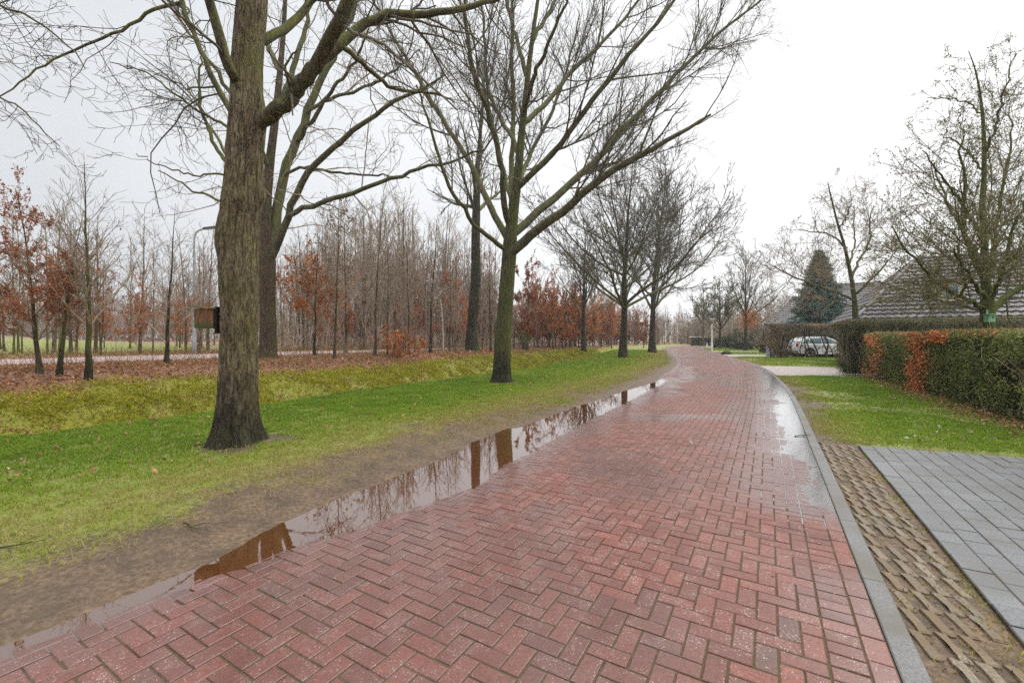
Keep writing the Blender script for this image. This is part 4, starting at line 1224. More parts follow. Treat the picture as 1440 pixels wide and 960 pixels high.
# next tree of the same row, standing outside the picture on the left; its lower branches reach in
RT = [(-150, 700, 60), (-152, 560, 52), (-154, 380, 48), (-152, 200, 44), (-150, 60, 40), (-148, -150, 32), (-146, -400, 18), (-144, -600, 6)]
RL = [([(-150, 60, 0), (-100, 20, .0), (-40, -6, 0), (10, 10, 0), (45, 26, .1), (80, 48, .2), (108, 74, .3), (120, 98, .3)], 4, 0.8),
      ([(-152, 160, 0), (-110, 140, .1), (-50, 132, .1), (0, 137, .1), (22, 144, .1), (44, 168, .2), (62, 186, .2), (82, 206, .3)], 3.2, 0.8),
      ([(-152, 180, 0), (-100, 120, .3), (-60, 70, .6), (-20, 30, .8), (20, -10, 1.0)], 4, 1),
      ([(-150, 20, 0), (-90, -80, .5), (-40, -180, .8), (10, -260, 1)], 7, 2),
      ([(-150, -40, 0), (-200, -140, .5), (-260, -260, .8)], 7, 2)]
explicit_tree('oak_tree', 'roadside oak mostly out of view whose bare branches reach in at upper corner', 'tree', 5.4, (-150, 640), RT, RL, OAK_LV, 0.003, 23, M['oak_bark'], M['limb'], M['twig'], ring=80, side=32)

# nest box on the oak: its back board is screwed to the left side of the trunk
def nest_box():
    Z = 5.75; c = at(293.5, 448, Z); k = Z / F
    t = thing('nest_box', 'old wooden nest box with slanting lid on the big oak', 'nest box', tuple(c))
    w, h, dp = 25 * k, 27 * k, 0.18
    MB().box((0, 0, 0), (w, dp, h), bev=0.004).build('box', M['nest_wood'], t)
    MB().box((w / 2 + 0.014, 0.0, -0.02), (0.026, dp * 0.7, h + 0.10), bev=0.004).build('back_board', M['black_wood'], t)
    m = MB().box((0, 0, 0), (w + 0.17, dp + 0.07, 0.018), bev=0.003)
    lid = m.build('lid', M['old_wood'], t, loc=(-0.065, 0, h / 2 + 0.024)); lid.rotation_euler = (0, math.radians(6), 0)
    MB().box((-w / 2 - 0.008, 0, 0), (0.012, dp - 0.004, h - 0.006), bev=0.002).build('front_panel', M['old_wood'], t)
    MB().lathe([(0.0, -0.007), (0.022, -0.007), (0.022, 0.0)], (-w / 2 - 0.014, 0, 0.05), 16, 'x').build('entrance_hole', M['hole'], t)
nest_box()

# ------------------------------------------------------------------ row of verge trees along the road
ROW_LV = [
    dict(dens=2.0, u0=0.16, ang=(20, 48), lr=0.56, lim=(0.9, 3.6), rr=0.45, K=9, wob=0.10, trop=0.07, rcap=0.03),
    dict(dens=4.2, u0=0.10, ang=(25, 55), lr=0.48, lim=(0.4, 1.8), rr=0.55, K=7, wob=0.13, trop=0.07),
    dict(dens=6.2, u0=0.08, ang=(25, 60), lr=0.46, lim=(0.2, 0.85), rr=0.65, K=5, wob=0.16, trop=0.08)]
ZC = 13.4
c_trunk = [(705, 541, 36), (705, 535, 31), (705.5, 524, 26), (706.5, 500, 24), (708, 470, 23), (710, 440, 22), (712, 410, 21), (715, 375, 20.5), (717, 345, 20), (719, 320, 17), (722, 295, 15), (726, 265, 13), (730, 230, 11.5), (733, 190, 10), (738, 150, 9), (744, 90, 7), (752, 30, 5.5), (762, -40, 4), (772, -140, 2.5), (780, -240, 1)]
c_limbs = [
    ([(716, 358, 0), (728, 349, -.2), (747, 331, -.5), (772, 310, -.9), (797, 294, -1.2), (826, 265, -1.6), (855, 244, -1.9), (888, 227, -2.1), (917, 208, -2.3), (960, 186, -2.5), (1000, 160, -2.6)], 7, 1.4),
    ([(718, 332, 0), (731, 320, .2), (763, 292, .6), (805, 258, 1.0), (847, 217, 1.4), (880, 175, 1.7), (922, 137, 2.0), (951, 104, 2.2), (980, 75, 2.3), (1017, 42, 2.4), (1063, 8, 2.5), (1100, -30, 2.6)], 6, 1.2),
    ([(730, 262, 0), (742, 250, -.2), (767, 225, -.5), (797, 192, -.9), (826, 150, -1.3), (867, 96, -1.6), (910, 50, -1.9), (950, 0, -2.1), (985, -50, -2.2)], 4.5, 1.2),
    ([(734, 175, 0), (748, 164, .3), (772, 146, .6), (797, 104, 1.0), (834, 75, 1.2), (880, 25, 1.5), (930, -40, 1.8)], 4, 1.2),
    ([(715, 338, 0), (705, 322, .3), (684, 283, .7), (667, 242, 1.1), (647, 204, 1.5), (617, 162, 1.8), (600, 129, 2.0), (567, 75, 2.3), (542, 33, 2.5), (510, -20, 2.8)], 5, 1.2),
    ([(714, 352, 0), (703, 344, -.3), (680, 329, -.8), (659, 304, -1.2), (634, 271, -1.6), (621, 237, -1.9), (605, 180, -2.2), (585, 120, -2.5)], 3.4, 0.9),
    ([(716, 315, 0), (709, 298, -.4), (707, 250, -.9), (700, 200, -1.2), (688, 158, -1.5), (671, 125, -1.8), (659, 83, -2.0), (655, 20, -2.3), (645, -60, -2.5)], 4.5, 1.2),
    ([(719, 290, 0), (719, 262, .4), (722, 167, .9), (719, 83, 1.2), (721, 0, 1.5), (724, -80, 1.7)], 4.2, 1.3),
    ([(731, 222, 0), (722, 192, .5), (697, 158, 1.0), (681, 108, 1.3), (680, 20, 1.8), (670, -60, 2.2)], 3.4, 1.0),
    ([(726, 268, 0), (736, 240, 1.2), (752, 205, 2.0), (780, 150, 2.8), (800, 90, 3.3), (815, 20, 3.7)], 4, 1.0),
    ([(736, 160, 0), (744, 130, -1.0), (758, 90, -1.8), (780, 40, -2.4), (806, -20, -2.9)], 3.6, 1.0),
    ([(722, 300, 0), (716, 270, 1.5), (704, 220, 2.4), (690, 160, 3.2), (672, 90, 3.8)], 3.6, 1.0),
    ([(742, 110, 0), (728, 60, .5), (712, 0, 1.0), (700, -70, 1.4)], 3.5, 1.0),
    ([(748, 60, 0), (770, 20, .5), (800, -40, 1.0), (830, -110, 1.5)], 3.2, 1.0)]
explicit_tree('verge_tree', 'mossy verge tree with fan of straight rising limbs, second nearest beside the puddle', 'tree', ZC, (705, 540), c_trunk, c_limbs, ROW_LV, 0.0038, 31, M['row_bark'], M['limb'], M['twig'], ring=170, side=72, wig=0.02, lobes=0.14, fr=10.0, flare_h=0.30, bumps=[(1.0, 1.2, 0.2, 0.02)])

FAR_LV = [
    dict(dens=1.7, u0=0.14, ang=(20, 48), lr=0.55, lim=(0.9, 4.0), rr=0.48, K=8, wob=0.10, trop=0.07, rcap=0.04),
    dict(dens=2.6, u0=0.10, ang=(24, 55), lr=0.46, lim=(0.5, 1.9), rr=0.6, K=6, wob=0.13, trop=0.07),
    dict(dens=2.5, u0=0.10, ang=(25, 60), lr=0.45, lim=(0.25, 0.8), rr=0.7, K=4, wob=0.16, trop=0.08)]
def place(root, px, py, Z, scale=1.0, rz=0.0):
    o = at(px, py, Z); g = ground_at(o[0], o[1])
    root.location = (o[0], o[1], g - 0.02); root.rotation_euler = (0, 0, rz); root.scale = (scale,) * 3
    return root
t = vase_tree('verge_tree', 'dark trunked verge tree, third along the row, where the road begins to bend', 'tree', 43, 14.2, 3.2, 0.26, 22, 1.3, 0.0120, M['dark_bark'], M['limb'], M['twig'], lean=(0.7, 0), levels=FAR_LV, ang=(28, 64), trop=0.015)
place(t, 876, 505, 29.6)
t = vase_tree('verge_tree', 'leaning verge tree with broad crown, farthest of the row by the road bend', 'tree', 47, 16.8, 3.7, 0.29, 24, 1.3, 0.0150, M['dark_bark'], M['limb'], M['twig'], lean=(2.0, 0), levels=FAR_LV, ang=(26, 62), trop=0.015)
place(t, 917, 497, 39.5)

# ------------------------------------------------------------------ second row, on the bank in front of the lane
ZB = 15.2
b_trunk = [(376, 512, 36), (376, 506, 32), (376.5, 492, 26), (377, 470, 24), (376.5, 440, 24), (376, 410, 23.5), (375.5, 380, 24.5), (375, 362, 27), (374, 340, 20), (374, 310, 16), (375, 280, 15), (378, 240, 14), (383, 200, 12), (388, 160, 11), (394, 100, 9), (399, 40, 7), (403, -40, 5), (408, -160, 2.5), (410, -240, 1)]
b_limbs = [
    ([(378, 362, 0), (383, 335, .2), (388, 300, .3), (397, 250, .5), (415, 203, .7), (435, 150, .9), (455, 105, 1.1), (475, 60, 1.3), (500, 10, 1.5), (522, -50, 1.7)], 8.5, 2.2),
    ([(380, 366, 0), (391, 345, -.2), (398, 325, -.3), (410, 285, -.6), (425, 255, -.8), (445, 225, -1.1), (475, 200, -1.4), (500, 180, -1.6), (525, 165, -1.8), (555, 140, -2.0), (590, 126, -2.2), (625, 108, -2.4)], 6, 1.1),
    ([(405, 304, -.5), (420, 296, -.6), (445, 288, -.9), (480, 276, -1.2), (520, 262, -1.5), (552, 252, -1.7), (578, 240, -1.9), (604, 234, -2.1), (645, 222, -2.3), (680, 212, -2.5)], 4, 0.9),
    ([(397, 248, .4), (410, 238, .3), (430, 234, .2), (470, 243, 0), (510, 247, -.2), (540, 244, -.4), (575, 250, -.5)], 2.5, 0.8),
    ([(432, 158, .8), (460, 140, .9), (500, 128, 1.1), (540, 110, 1.3), (590, 70, 1.5)], 3, 0.9),
    ([(374, 330, 0), (360, 300, .5), (340, 260, 1.0), (318, 215, 1.4), (290, 170, 1.8), (262, 120, 2.1)], 4.5, 1.0),
    ([(378, 238, 0), (360, 190, -.6), (338, 150, -1.0), (300, 95, -1.5), (262, 40, -1.9), (230, 0, -2.2)], 4.5, 1.0),
    ([(388, 160, 0), (410, 110, .5), (425, 60, .8), (435, 0, 1.1), (450, -70, 1.4)], 5, 1.5),
    ([(394, 100, 0), (370, 50, .6), (340, 0, 1.2), (310, -60, 1.6)], 4.5, 1.2),
    ([(374, 320, 0), (352, 300, -.5), (310, 282, -.9), (262, 262, -1.2), (225, 240, -1.5)], 2.8, 0.8),
    ([(418, 198, .6), (440, 170, .2), (462, 130, -.3), (500, 90, -.8), (520, 40, -1.2)], 3.6, 1)]
B_LV = [dict(d) for d in OAK_LV]
B_LV[0].update(dens=1.5, lim=(0.7, 2.6)); B_LV[1].update(dens=2.4, lim=(0.35, 1.2)); B_LV[2].update(dens=3.6, lim=(0.15, 0.55))
explicit_tree('oak_tree', 'brown barked oak forking low with long drooping limbs, behind the nest box oak', 'tree', ZB, (376, 503), b_trunk, b_limbs, B_LV, 0.0052, 53, M['brown_bark'], M['limb'], M['twig_brown'], ring=110, side=48, wig=0.03, lobes=0.1)

t = vase_tree('oak_tree', 'tall dark trunked oak left of the mossy verge tree, at the edge of the wood', 'tree', 59, 17.5, 8.0, 0.33, 15, 0.85, 0.0100, M['dark_bark'], M['limb'], M['twig'], lean=(0.6, 0), levels=FAR_LV, ang=(35, 70), trop=0.02)
place(t, 664, 495, 26.0)
t = vase_tree('oak_tree', 'bare dark tree at the wood edge between rust saplings and the third verge tree', 'tree', 61, 13.2, 3.4, 0.24, 16, 0.95, 0.0150, M['dark_bark'], M['limb'], M['twig'], lean=(0.3, 0), levels=FAR_LV, ang=(28, 60))
place(t, 821, 489, 44.0)

# ------------------------------------------------------------------ saplings: a few kinds, grown once and copied
SAP_LV = [
    dict(dens=3.0, u0=0.10, ang=(22, 52), lr=0.52, lim=(0.5, 2.0), rr=0.5, K=7, wob=0.10, trop=0.06, rcap=0.02),
    dict(dens=4.6, u0=0.08, ang=(25, 60), lr=0.46, lim=(0.25, 0.9), rr=0.6, K=5, wob=0.14, trop=0.06)]
SAP_LV_FAR = [
    dict(dens=2.3, u0=0.10, ang=(18, 45), lr=0.42, lim=(0.5, 1.8), rr=0.5, K=6, wob=0.10, trop=0.08, rcap=0.02),
    dict(dens=2.6, u0=0.10, ang=(20, 50), lr=0.42, lim=(0.3, 0.9), rr=0.7, K=4, wob=0.14, trop=0.08)]
def sapling(seed, height, r, nl, ang, leaves=0, leaf_mat=None, leaf_size=0.075, leaf_z=None, rmin=0.0055, bark='brown_bark', spread=0.8, levels=None, fork=0.9, twig='twig_brown', limb_len=0.55, lean=None):
    rg = np.random.default_rng(seed)
    ln = lean if lean is not None else (rg.normal(0, 0.25), rg.normal(0, 0.25))
    return vase_tree('young_tree', 'x', 'tree', seed, height, fork, r, nl, spread, rmin, M[bark], M[twig], M[twig], lean=ln, levels=levels or SAP_LV, leaves=leaves, leaf_mat=leaf_mat, ang=ang, leaf_size=leaf_size, leaf_z=leaf_z, limb_len=limb_len, sides=(4, 3))
NEAR = [
    # px, py, top px, kind, label
    (56, 526, 250, 'russet', 'young tree thick with russet leaves, leftmost by the lane'),
    (84, 528, 268, 'half', 'slim young tree with few russet leaves between the russet one and the forked one'),
    (124, 533, 205, 'bare', 'bare grey young tree forking into a wide V, in front of the lane'),
    (234, 513, 262, 'sparse', 'thin dark young tree with low rusty leaves, left of the grey street lamp'),
    (442, 503, 296, 'oakleaf', 'young oak with orange brown leaves right of the low forking oak'),
    (470, 504, 255, 'oakleaf2', 'tall thin sapling with scattered dark leaves, beside the orange leaved young oak'),
]
kinds = {
    'russet': dict(seed=101, height=6.0, r=0.075, nl=20, ang=(28, 62), leaves=9000, leaf_mat=M['russet'], leaf_size=0.085, leaf_z=(1.4, 9), bark='brown_bark', fork=1.0),
    'half': dict(seed=102, height=5.8, r=0.075, nl=15, ang=(25, 55), leaves=2600, leaf_mat=M['rust'], leaf_size=0.08, leaf_z=(1.6, 4.5), bark='row_bark', fork=1.3),
    'bare': dict(seed=103, height=7.0, r=0.085, nl=15, ang=(28, 52), bark='row_bark', fork=1.7, spread=0.95, leaves=60, leaf_mat=M['dry_leaf']),
    'sparse': dict(seed=104, height=7.0, r=0.085, nl=18, ang=(35, 70), bark='dark_bark', fork=0.8, leaves=1500, leaf_mat=M['russet'], leaf_z=(0.8, 2.8)),
    'oakleaf': dict(seed=105, height=5.6, r=0.06, nl=18, ang=(35, 72), bark='dark_bark', fork=0.7, leaves=3000, leaf_mat=M['rust'], leaf_size=0.12, leaf_z=(0.5, 5.0)),
    'oakleaf2': dict(seed=106, height=7.0, r=0.055, nl=13, ang=(20, 45), bark='brown_bark', fork=1.5, leaves=800, leaf_mat=M['dry_leaf'], leaf_size=0.11, leaf_z=(2.0, 7.0), spread=0.6),
}
for px, py, ty, kind, lab in NEAR:
    g = on_ground(px, py, 8, 40)
    t = sapling(**kinds[kind]); t['label'] = lab
    h = H - (ty - HZ) / F * g[1] - g[2]
    sc = h / kinds[kind]['height'] * 0.92
    t.location = (g[0], g[1], g[2] - 0.02); t.scale = (sc,) * 3; t['group'] = 'young trees along the near edge of the lane'

def copy_at(src, px, py, ty, label, group, rg, dmin=8, dmax=120, hk=0.92, height=1.0, Z=None):
    if Z is None: g = on_ground(px, py, dmin, dmax)
    else:
        X = (px - CX) / F * Z; g = np.array([X, Z, ground_at(X, Z)])
    h = H - (ty - HZ) / F * g[1] - g[2]
    sc = h / height * hk
    return dup(src, (g[0], g[1], g[2] - 0.03), rg.uniform(0, 6.28), (sc, sc, sc), label, group)

_src = {}
def kindsrc(k, **kw):
    if k not in _src:
        _src[k] = (kw['height'], sapling(**kw))
    return _src[k]
kindsrc('wood_a', seed=201, height=9.0, r=0.075, nl=16, ang=(14, 34), levels=SAP_LV_FAR, rmin=0.0095, bark='brown_bark', fork=1.5, spread=0.7)
kindsrc('wood_b', seed=202, height=9.0, r=0.085, nl=14, ang=(14, 38), levels=SAP_LV_FAR, rmin=0.0095, bark='dark_bark', fork=2.2, spread=0.75)
kindsrc('wood_c', seed=203, height=9.0, r=0.060, nl=18, ang=(12, 30), levels=SAP_LV_FAR, rmin=0.0095, bark='mossy_bark', fork=1.0, spread=0.6)
kindsrc('wood_d', seed=204, height=9.0, r=0.090, nl=15, ang=(20, 48), levels=SAP_LV_FAR, rmin=0.0095, bark='brown_bark', fork=2.6, spread=0.8)
kindsrc('rust_a', seed=205, height=6.0, r=0.060, nl=20, ang=(16, 40), levels=SAP_LV_FAR, rmin=0.0085, bark='dark_bark', fork=0.6, leaves=6500, leaf_mat=M['russet'], leaf_size=0.13, spread=0.7)
kindsrc('rust_b', seed=206, height=6.0, r=0.060, nl=18, ang=(18, 45), levels=SAP_LV_FAR, rmin=0.0085, bark='brown_bark', fork=0.5, leaves=4200, leaf_mat=M['rust'], leaf_size=0.12, spread=0.75)
for k, (h, o) in _src.items(): pass
_used = {}
def wood(kind, px, py, ty, label, group, rg, **kw):
    h, src = _src[kind]
    if kind not in _used:
        _used[kind] = True
        if kw.get('Z') is None: g = on_ground(px, py, kw.get('dmin', 8), 120)
        else:
            Z = kw['Z']; X = (px - CX) / F * Z; g = np.array([X, Z, ground_at(X, Z)])
        hh = H - (ty - HZ) / F * g[1] - g[2]; sc = hh / h * 0.95
        src.location = (g[0], g[1], g[2] - 0.03); src.scale = (sc,) * 3
        src['label'] = label
        if group: src['group'] = group
        return src
    return copy_at(src, px, py, ty, label, group, rg, height=h, hk=0.95, **kw)

rgw = np.random.default_rng(77)
# single ones that can be told apart
for kind, px, py, ty, lab in (
    ('wood_a', 527, 501, 262, 'tallest pale stem of the clump behind the low orange leaved shrub'),
    ('wood_c', 545, 500, 282, 'mossy thin stem in the clump left of the white birch stump'),
    ('wood_b', 605, 497, 290, 'straight dark sapling just left of the white birch stump'),
    ('wood_d', 196, 497, 292, 'distant thin tree with sparse crown between forked young tree and street lamp'),
    ('wood_c', 215, 496, 330, 'thin sapling close left of the rusty leaved dark young tree'),
    ('wood_a', 262, 494, 318, 'slender sapling standing just left of the grey street lamp'),
    ('wood_b', 292, 494, 300, 'slender sapling right of the grey street lamp beside the oak trunk'),
    ('wood_c', 20, 500, 280, 'thin bare sapling at the far left edge across the lane'),
    ('wood_d', 100, 498, 300, 'bare sapling across the lane between slim and forked young trees'),
    ('rust_b', 196, 498, 395, 'small young beech with red brown leaves across the lane'),
    ('rust_a', 742, 493, 360, 'tall russet leaved beech close right of the mossy verge tree'),
    ('rust_b', 778, 492, 388, 'bright rust leaved young beech right of the tall russet one'),
    ('rust_a', 905, 489, 430, 'russet beech between the two farthest verge trees'),
    ('rust_b', 860, 489, 415, 'rust coloured young beech left of the dark third verge tree'),
    ('wood_b', 487, 497, 300, 'bare sapling between scattered leaved sapling and the pale clump'),
    ('wood_a', 575, 499, 300, 'bare brown sapling above the low orange leaved shrub'),
    ('wood_c', 640, 497, 335, 'bare sapling between birch stump and tall dark oak'),
    ('wood_d', 690, 495, 330, 'bare sapling behind the trunk of the mossy verge tree')):
    wood(kind, px, py, ty, lab, None, rgw, dmin=12)
# the wood itself across the lane
n = 0
while n < 84:
    px = rgw.uniform(395, 985); Z = rgw.uniform(30, 62)
    X = (px - CX) / F * Z
    s, t_ = xy2st(X, Z)
    d = t_[0] - RW
    if d < LANE_D1 + 0.6 or d > 46: continue
    top = np.interp(px, [395, 470, 560, 640, 720, 800, 900, 985], [345, 312, 292, 318, 350, 395, 428, 440]) + rgw.normal(0, 16)
    Zs = Z
    wood(['wood_a', 'wood_b', 'wood_c', 'wood_d'][n % 4], px, 0, top, 'thin bare tree crowded in the wood across the lane', 'bare trees of the wood across the lane', rgw, Z=Zs)
    n += 1
n = 0
while n < 34:
    px = rgw.uniform(560, 990) if n % 3 else rgw.uniform(400, 560); Z = rgw.uniform(34, 66)
    X = (px - CX) / F * Z
    s, t_ = xy2st(X, Z); d = t_[0] - RW
    if d < LANE_D1 + 0.3 or d > 40: continue
    top = np.interp(px, [400, 560, 640, 740, 860, 990], [420, 400, 385, 400, 425, 448]) + rgw.normal(0, 12)
    wood(['rust_a', 'rust_b'][n % 2], px, 0, top, 'russet leaved young beech inside the wood across the lane', 'russet beeches of the wood across the lane', rgw, Z=Z)
    n += 1
n = 0
while n < 34:
    px = rgw.uniform(-20, 330); s_ = rgw.uniform(21.0, 40.0)
    k = (px - CX) / F
    # walk out along the sight line to the wanted distance beyond the road
    Zc = np.linspace(6, 60, 500); s__, t__ = xy2st(Zc * k, Zc); i_ = int(np.argmin(np.abs(t__ - RW - s_)))
    Z = float(Zc[i_]); hgt = rgw.uniform(3.6, 7.6)
    ty = HZ - (hgt + ground_at(Z * k, Z) - H) / Z * F
    kd = ['wood_c', 'wood_d', 'wood_a', 'wood_c', 'wood_d', 'rust_b', 'wood_a'][n % 7]
    if kd == 'rust_b':
        hgt = rgw.uniform(2.2, 3.8); ty = HZ - (hgt + ground_at(Z * k, Z) - H) / Z * F
    wood(kd, px, 0, ty, 'small russet leaved tree at the field edge across the lane' if kd == 'rust_b' else 'thin bare tree at the field edge across the lane', 'small russet trees at the field edge' if kd == 'rust_b' else 'bare trees at the field edge across the lane', rgw, Z=Z)
    n += 1
# strip of wood that follows the road round the bend, on the near side of the lane
n = 0
while n < 84:
    s = rgw.uniform(34, 88); d = rgw.uniform(8.8, 14.2)
    x, y = st2xy(s, RW + d); x, y = float(x), float(y)
    px = CX + x / y * F
    kind = ['rust_a', 'wood_a', 'rust_b', 'rust_b', 'rust_a'][n % 5]
    hgt = rgw.uniform(5.0, 7.5) if kind.startswith('rust') else rgw.uniform(7.0, 10.0)
    ty = HZ - (hgt + ground_at(x, y) - H) / y * F
    wood(kind, px, 0, ty, 'russet leaved young tree in the strip along the road bend' if kind.startswith('rust') else 'thin bare tree in the strip along the road bend',
         'russet young trees along the road bend' if kind.startswith('rust') else 'bare trees along the road bend', rgw, Z=y)
    n += 1
# brushwood saplings on the bank in front of the lane
n = 0
while n < 26:
    s = rgw.uniform(12, 42); d = rgw.uniform(11.2, 14.2)
    x, y = st2xy(s, RW + d); x, y = float(x), float(y)
    px = CX + x / y * F
    if not 480 < px < 860: continue
    hgt = rgw.uniform(2.6, 5.4)
    ty = HZ - (hgt + ground_at(x, y) - H) / y * F
    wood(['wood_c', 'wood_a', 'wood_d'][n % 3], px, 0, ty, 'small bare sapling on the leaf covered bank before the lane', 'small bare saplings on the bank', rgw, Z=y)
    n += 1

# low orange leaved shrub on the bank, and the broken birch stem
def low_shrub(px, py, w, h, label, n, mat, size, seed, name='shrub', stems=9):
    g = on_ground(px, py, 6, 90)
    t = thing(name, label, 'shrub', tuple(g))
    rg = np.random.default_rng(seed)
    k = g[1] / F
    W, Hh = w * k, h * k
    az = rg.uniform(0, 6.28, stems); a = np.radians(rg.uniform(10, 55, stems))
    D = np.stack([np.sin(a) * np.cos(az), np.sin(a) * np.sin(az), np.cos(a)], 1)
    P, R = grow(np.zeros((stems, 3)) + rg.normal(0, 0.06, (stems, 3)) * [1, 1, 0], D, np.full(stems, Hh * 0.95), np.full(stems, 0.014), 9, 0.12, 0.02, rg, rmin=0.005)
    V, Q = tubes(P, R, 5)
    V2, Q2, tips = twig_levels([P], [R], rg, SAP_LV, 0.005, (4, 3))
    obj('stems', mesh_np('stems', np.concatenate([V, V2]), np.concatenate([Q, Q2 + len(V)]), smooth=True), M['twig_brown'], t)
    pos = tip_points(tips, n, rg); pos[:, :2] *= W / (2 * max(0.3, np.abs(pos[:, :2]).max())) * 1.6
    obj('leaves', leaves_mesh('leaves', pos, rg.uniform(0.6, 1.2, len(pos)) * size, rg), mat, t)
    return t
low_shrub(556, 503, 66, 40, 'low shrub with bright orange brown leaves on the leaf littered bank', 750, M['rust'], 0.12, 301)
low_shrub(738, 493, 22, 26, 'small green shrub at the wood edge right of the mossy verge tree', 1200, M['bush_green'], 0.10, 302, stems=14)
def birch():
    g = on_ground(623, 496, 10, 60)
    t = thing('birch_tree', 'broken off slim white birch stem at the wood edge', 'tree', tuple(g))
    MB().tube([(0, 0, -.1), (0.02, 0, 0.8), (-0.03, 0, 1.8), (-0.10, 0, 2.6), (-0.14, 0, 2.9)], [0.055, 0.048, 0.042, 0.034, 0.022], 10).build('trunk', M['birch'], t, smooth=True)
    MB().tube([(-0.08, 0, 2.3), (0.10, 0.05, 2.7), (0.2, 0.1, 3.1)], [0.02, 0.013, 0.006], 5).build('crown', M['twig_brown'], t, smooth=True)
birch()

# far wood behind the field, one mass
def far_woods():
    rg = np.random.default_rng(5)
    n = 1500
    a = rg.uniform(-1.35, 0.95, n); R = rg.uniform(84, 125, n)
    x = a * R; y = R
    z = ground_z(x, y, False)
    h = rg.uniform(4.5, 8.0, n) * (0.65 + 0.9 * vnoise(np.stack([x * 0.07, y * 0.03, x * 0], 1), 4)) 
    P, Rr = grow(np.stack([x, y, z - 0.2], 1), np.tile([0, 0, 1.0], (n, 1)) + rg.normal(0, 0.07, (n, 3)), h, np.full(n, 0.11), 6, 0.05, 0.05, rg, taper=0.3, rmin=0.03)
    V, Q = tubes(P, Rr, 4)
    lv = [dict(dens=2.8, u0=0.12, ang=(20, 55), lr=0.42, lim=(0.7, 2.4), rr=0.5, K=4, wob=0.14, trop=0.07), dict(dens=1.5, u0=0.1, ang=(20, 55), lr=0.5, lim=(0.5, 1.4), rr=0.7, K=3, wob=0.14, trop=0.07)]
    V2, Q2, tips = twig_levels([P], [Rr], rg, lv, 0.024, (3, 3))
    tag(obj('woods', mesh_np('woods', np.concatenate([V, V2]), np.concatenate([Q, Q2 + len(V)])), M['twig_brown']), kind='stuff')
    m = 24000
    k = rg.integers(0, n, m)
    pos = np.stack([x[k] + rg.normal(0, 1.2, m), y[k] + rg.normal(0, 1, m), z[k] + rg.uniform(0.0, 0.75, m) * h[k]], 1)
    keep = fbm(pos * [0.1, 0.06, 0.25], 3, 9) > 0.5
    pos = pos[keep]
    tag(obj('undergrowth', leaves_mesh('undergrowth', pos, rg.uniform(0.3, 0.8, len(pos)), rg), M['hedge_brown']), kind='stuff')
far_woods()
# brushwood strip behind the wood, so that it closes to a mass
def wood_mass():
    rg = np.random.default_rng(15)
    n = 430
    s = rg.uniform(8, 78, n); d = rg.uniform(LANE_D1 + 2, LANE_D1 + 26, n)
    x, y = st2xy(s, RW + d); z = ground_z(x, y, False)
    h = rg.uniform(3.0, 7.0, n)
    keep = (CX + x / y * F > 380)
    x, y, z, h = x[keep], y[keep], z[keep], h[keep]; n = len(x)
    P, Rr = grow(np.stack([x, y, z - 0.1], 1), np.tile([0, 0, 1.0], (n, 1)) + rg.normal(0, 0.1, (n, 3)), h, rg.uniform(0.02, 0.06, n), 6, 0.06, 0.05, rg, taper=0.3, rmin=0.011)
    V, Q = tubes(P, Rr, 4)
    lv = [dict(dens=2.4, u0=0.12, ang=(16, 45), lr=0.4, lim=(0.5, 2.0), rr=0.5, K=4, wob=0.12, trop=0.08), dict(dens=1.9, u0=0.1, ang=(20, 50), lr=0.45, lim=(0.3, 1.0), rr=0.7, K=3, wob=0.14, trop=0.08)]
    V2, Q2, tips = twig_levels([P], [Rr], rg, lv, 0.0095, (3, 3))
    tag(obj('undergrowth', mesh_np('undergrowth', np.concatenate([V, V2]), np.concatenate([Q, Q2 + len(V)])), M['twig_brown']), kind='stuff')
wood_mass()
# long grass and weeds along the far side of the lane
def lane_weeds():
    rg = np.random.default_rng(25)
    n = 16000
    s = rg.uniform(-12, 60, n); d = np.where(rg.random(n) < 0.62, LANE_D1 + rg.gamma(2, 0.8, n), rg.uniform(12.8, 14.6, n))
    x, y = st2xy(s, RW + d); z = ground_z(x, y, False)
    h = rg.gamma(2.2, 0.11, n) + 0.08
    P, R = grow(np.stack([x, y, z - .02], 1), np.tile([0, 0, 1.0], (n, 1)) + rg.normal(0, 0.35, (n, 3)), h, np.full(n, 0.006), 4, 0.15, 0.0, rg, rmin=0.004)
    V, Q = tubes(P, R, 3)
    me = mesh_np('weeds', V, Q, attrs={'rnd': np.repeat(rg.random(n), 12)})
    tag(obj('weeds', me, M['straw']), kind='stuff')
lane_weeds()

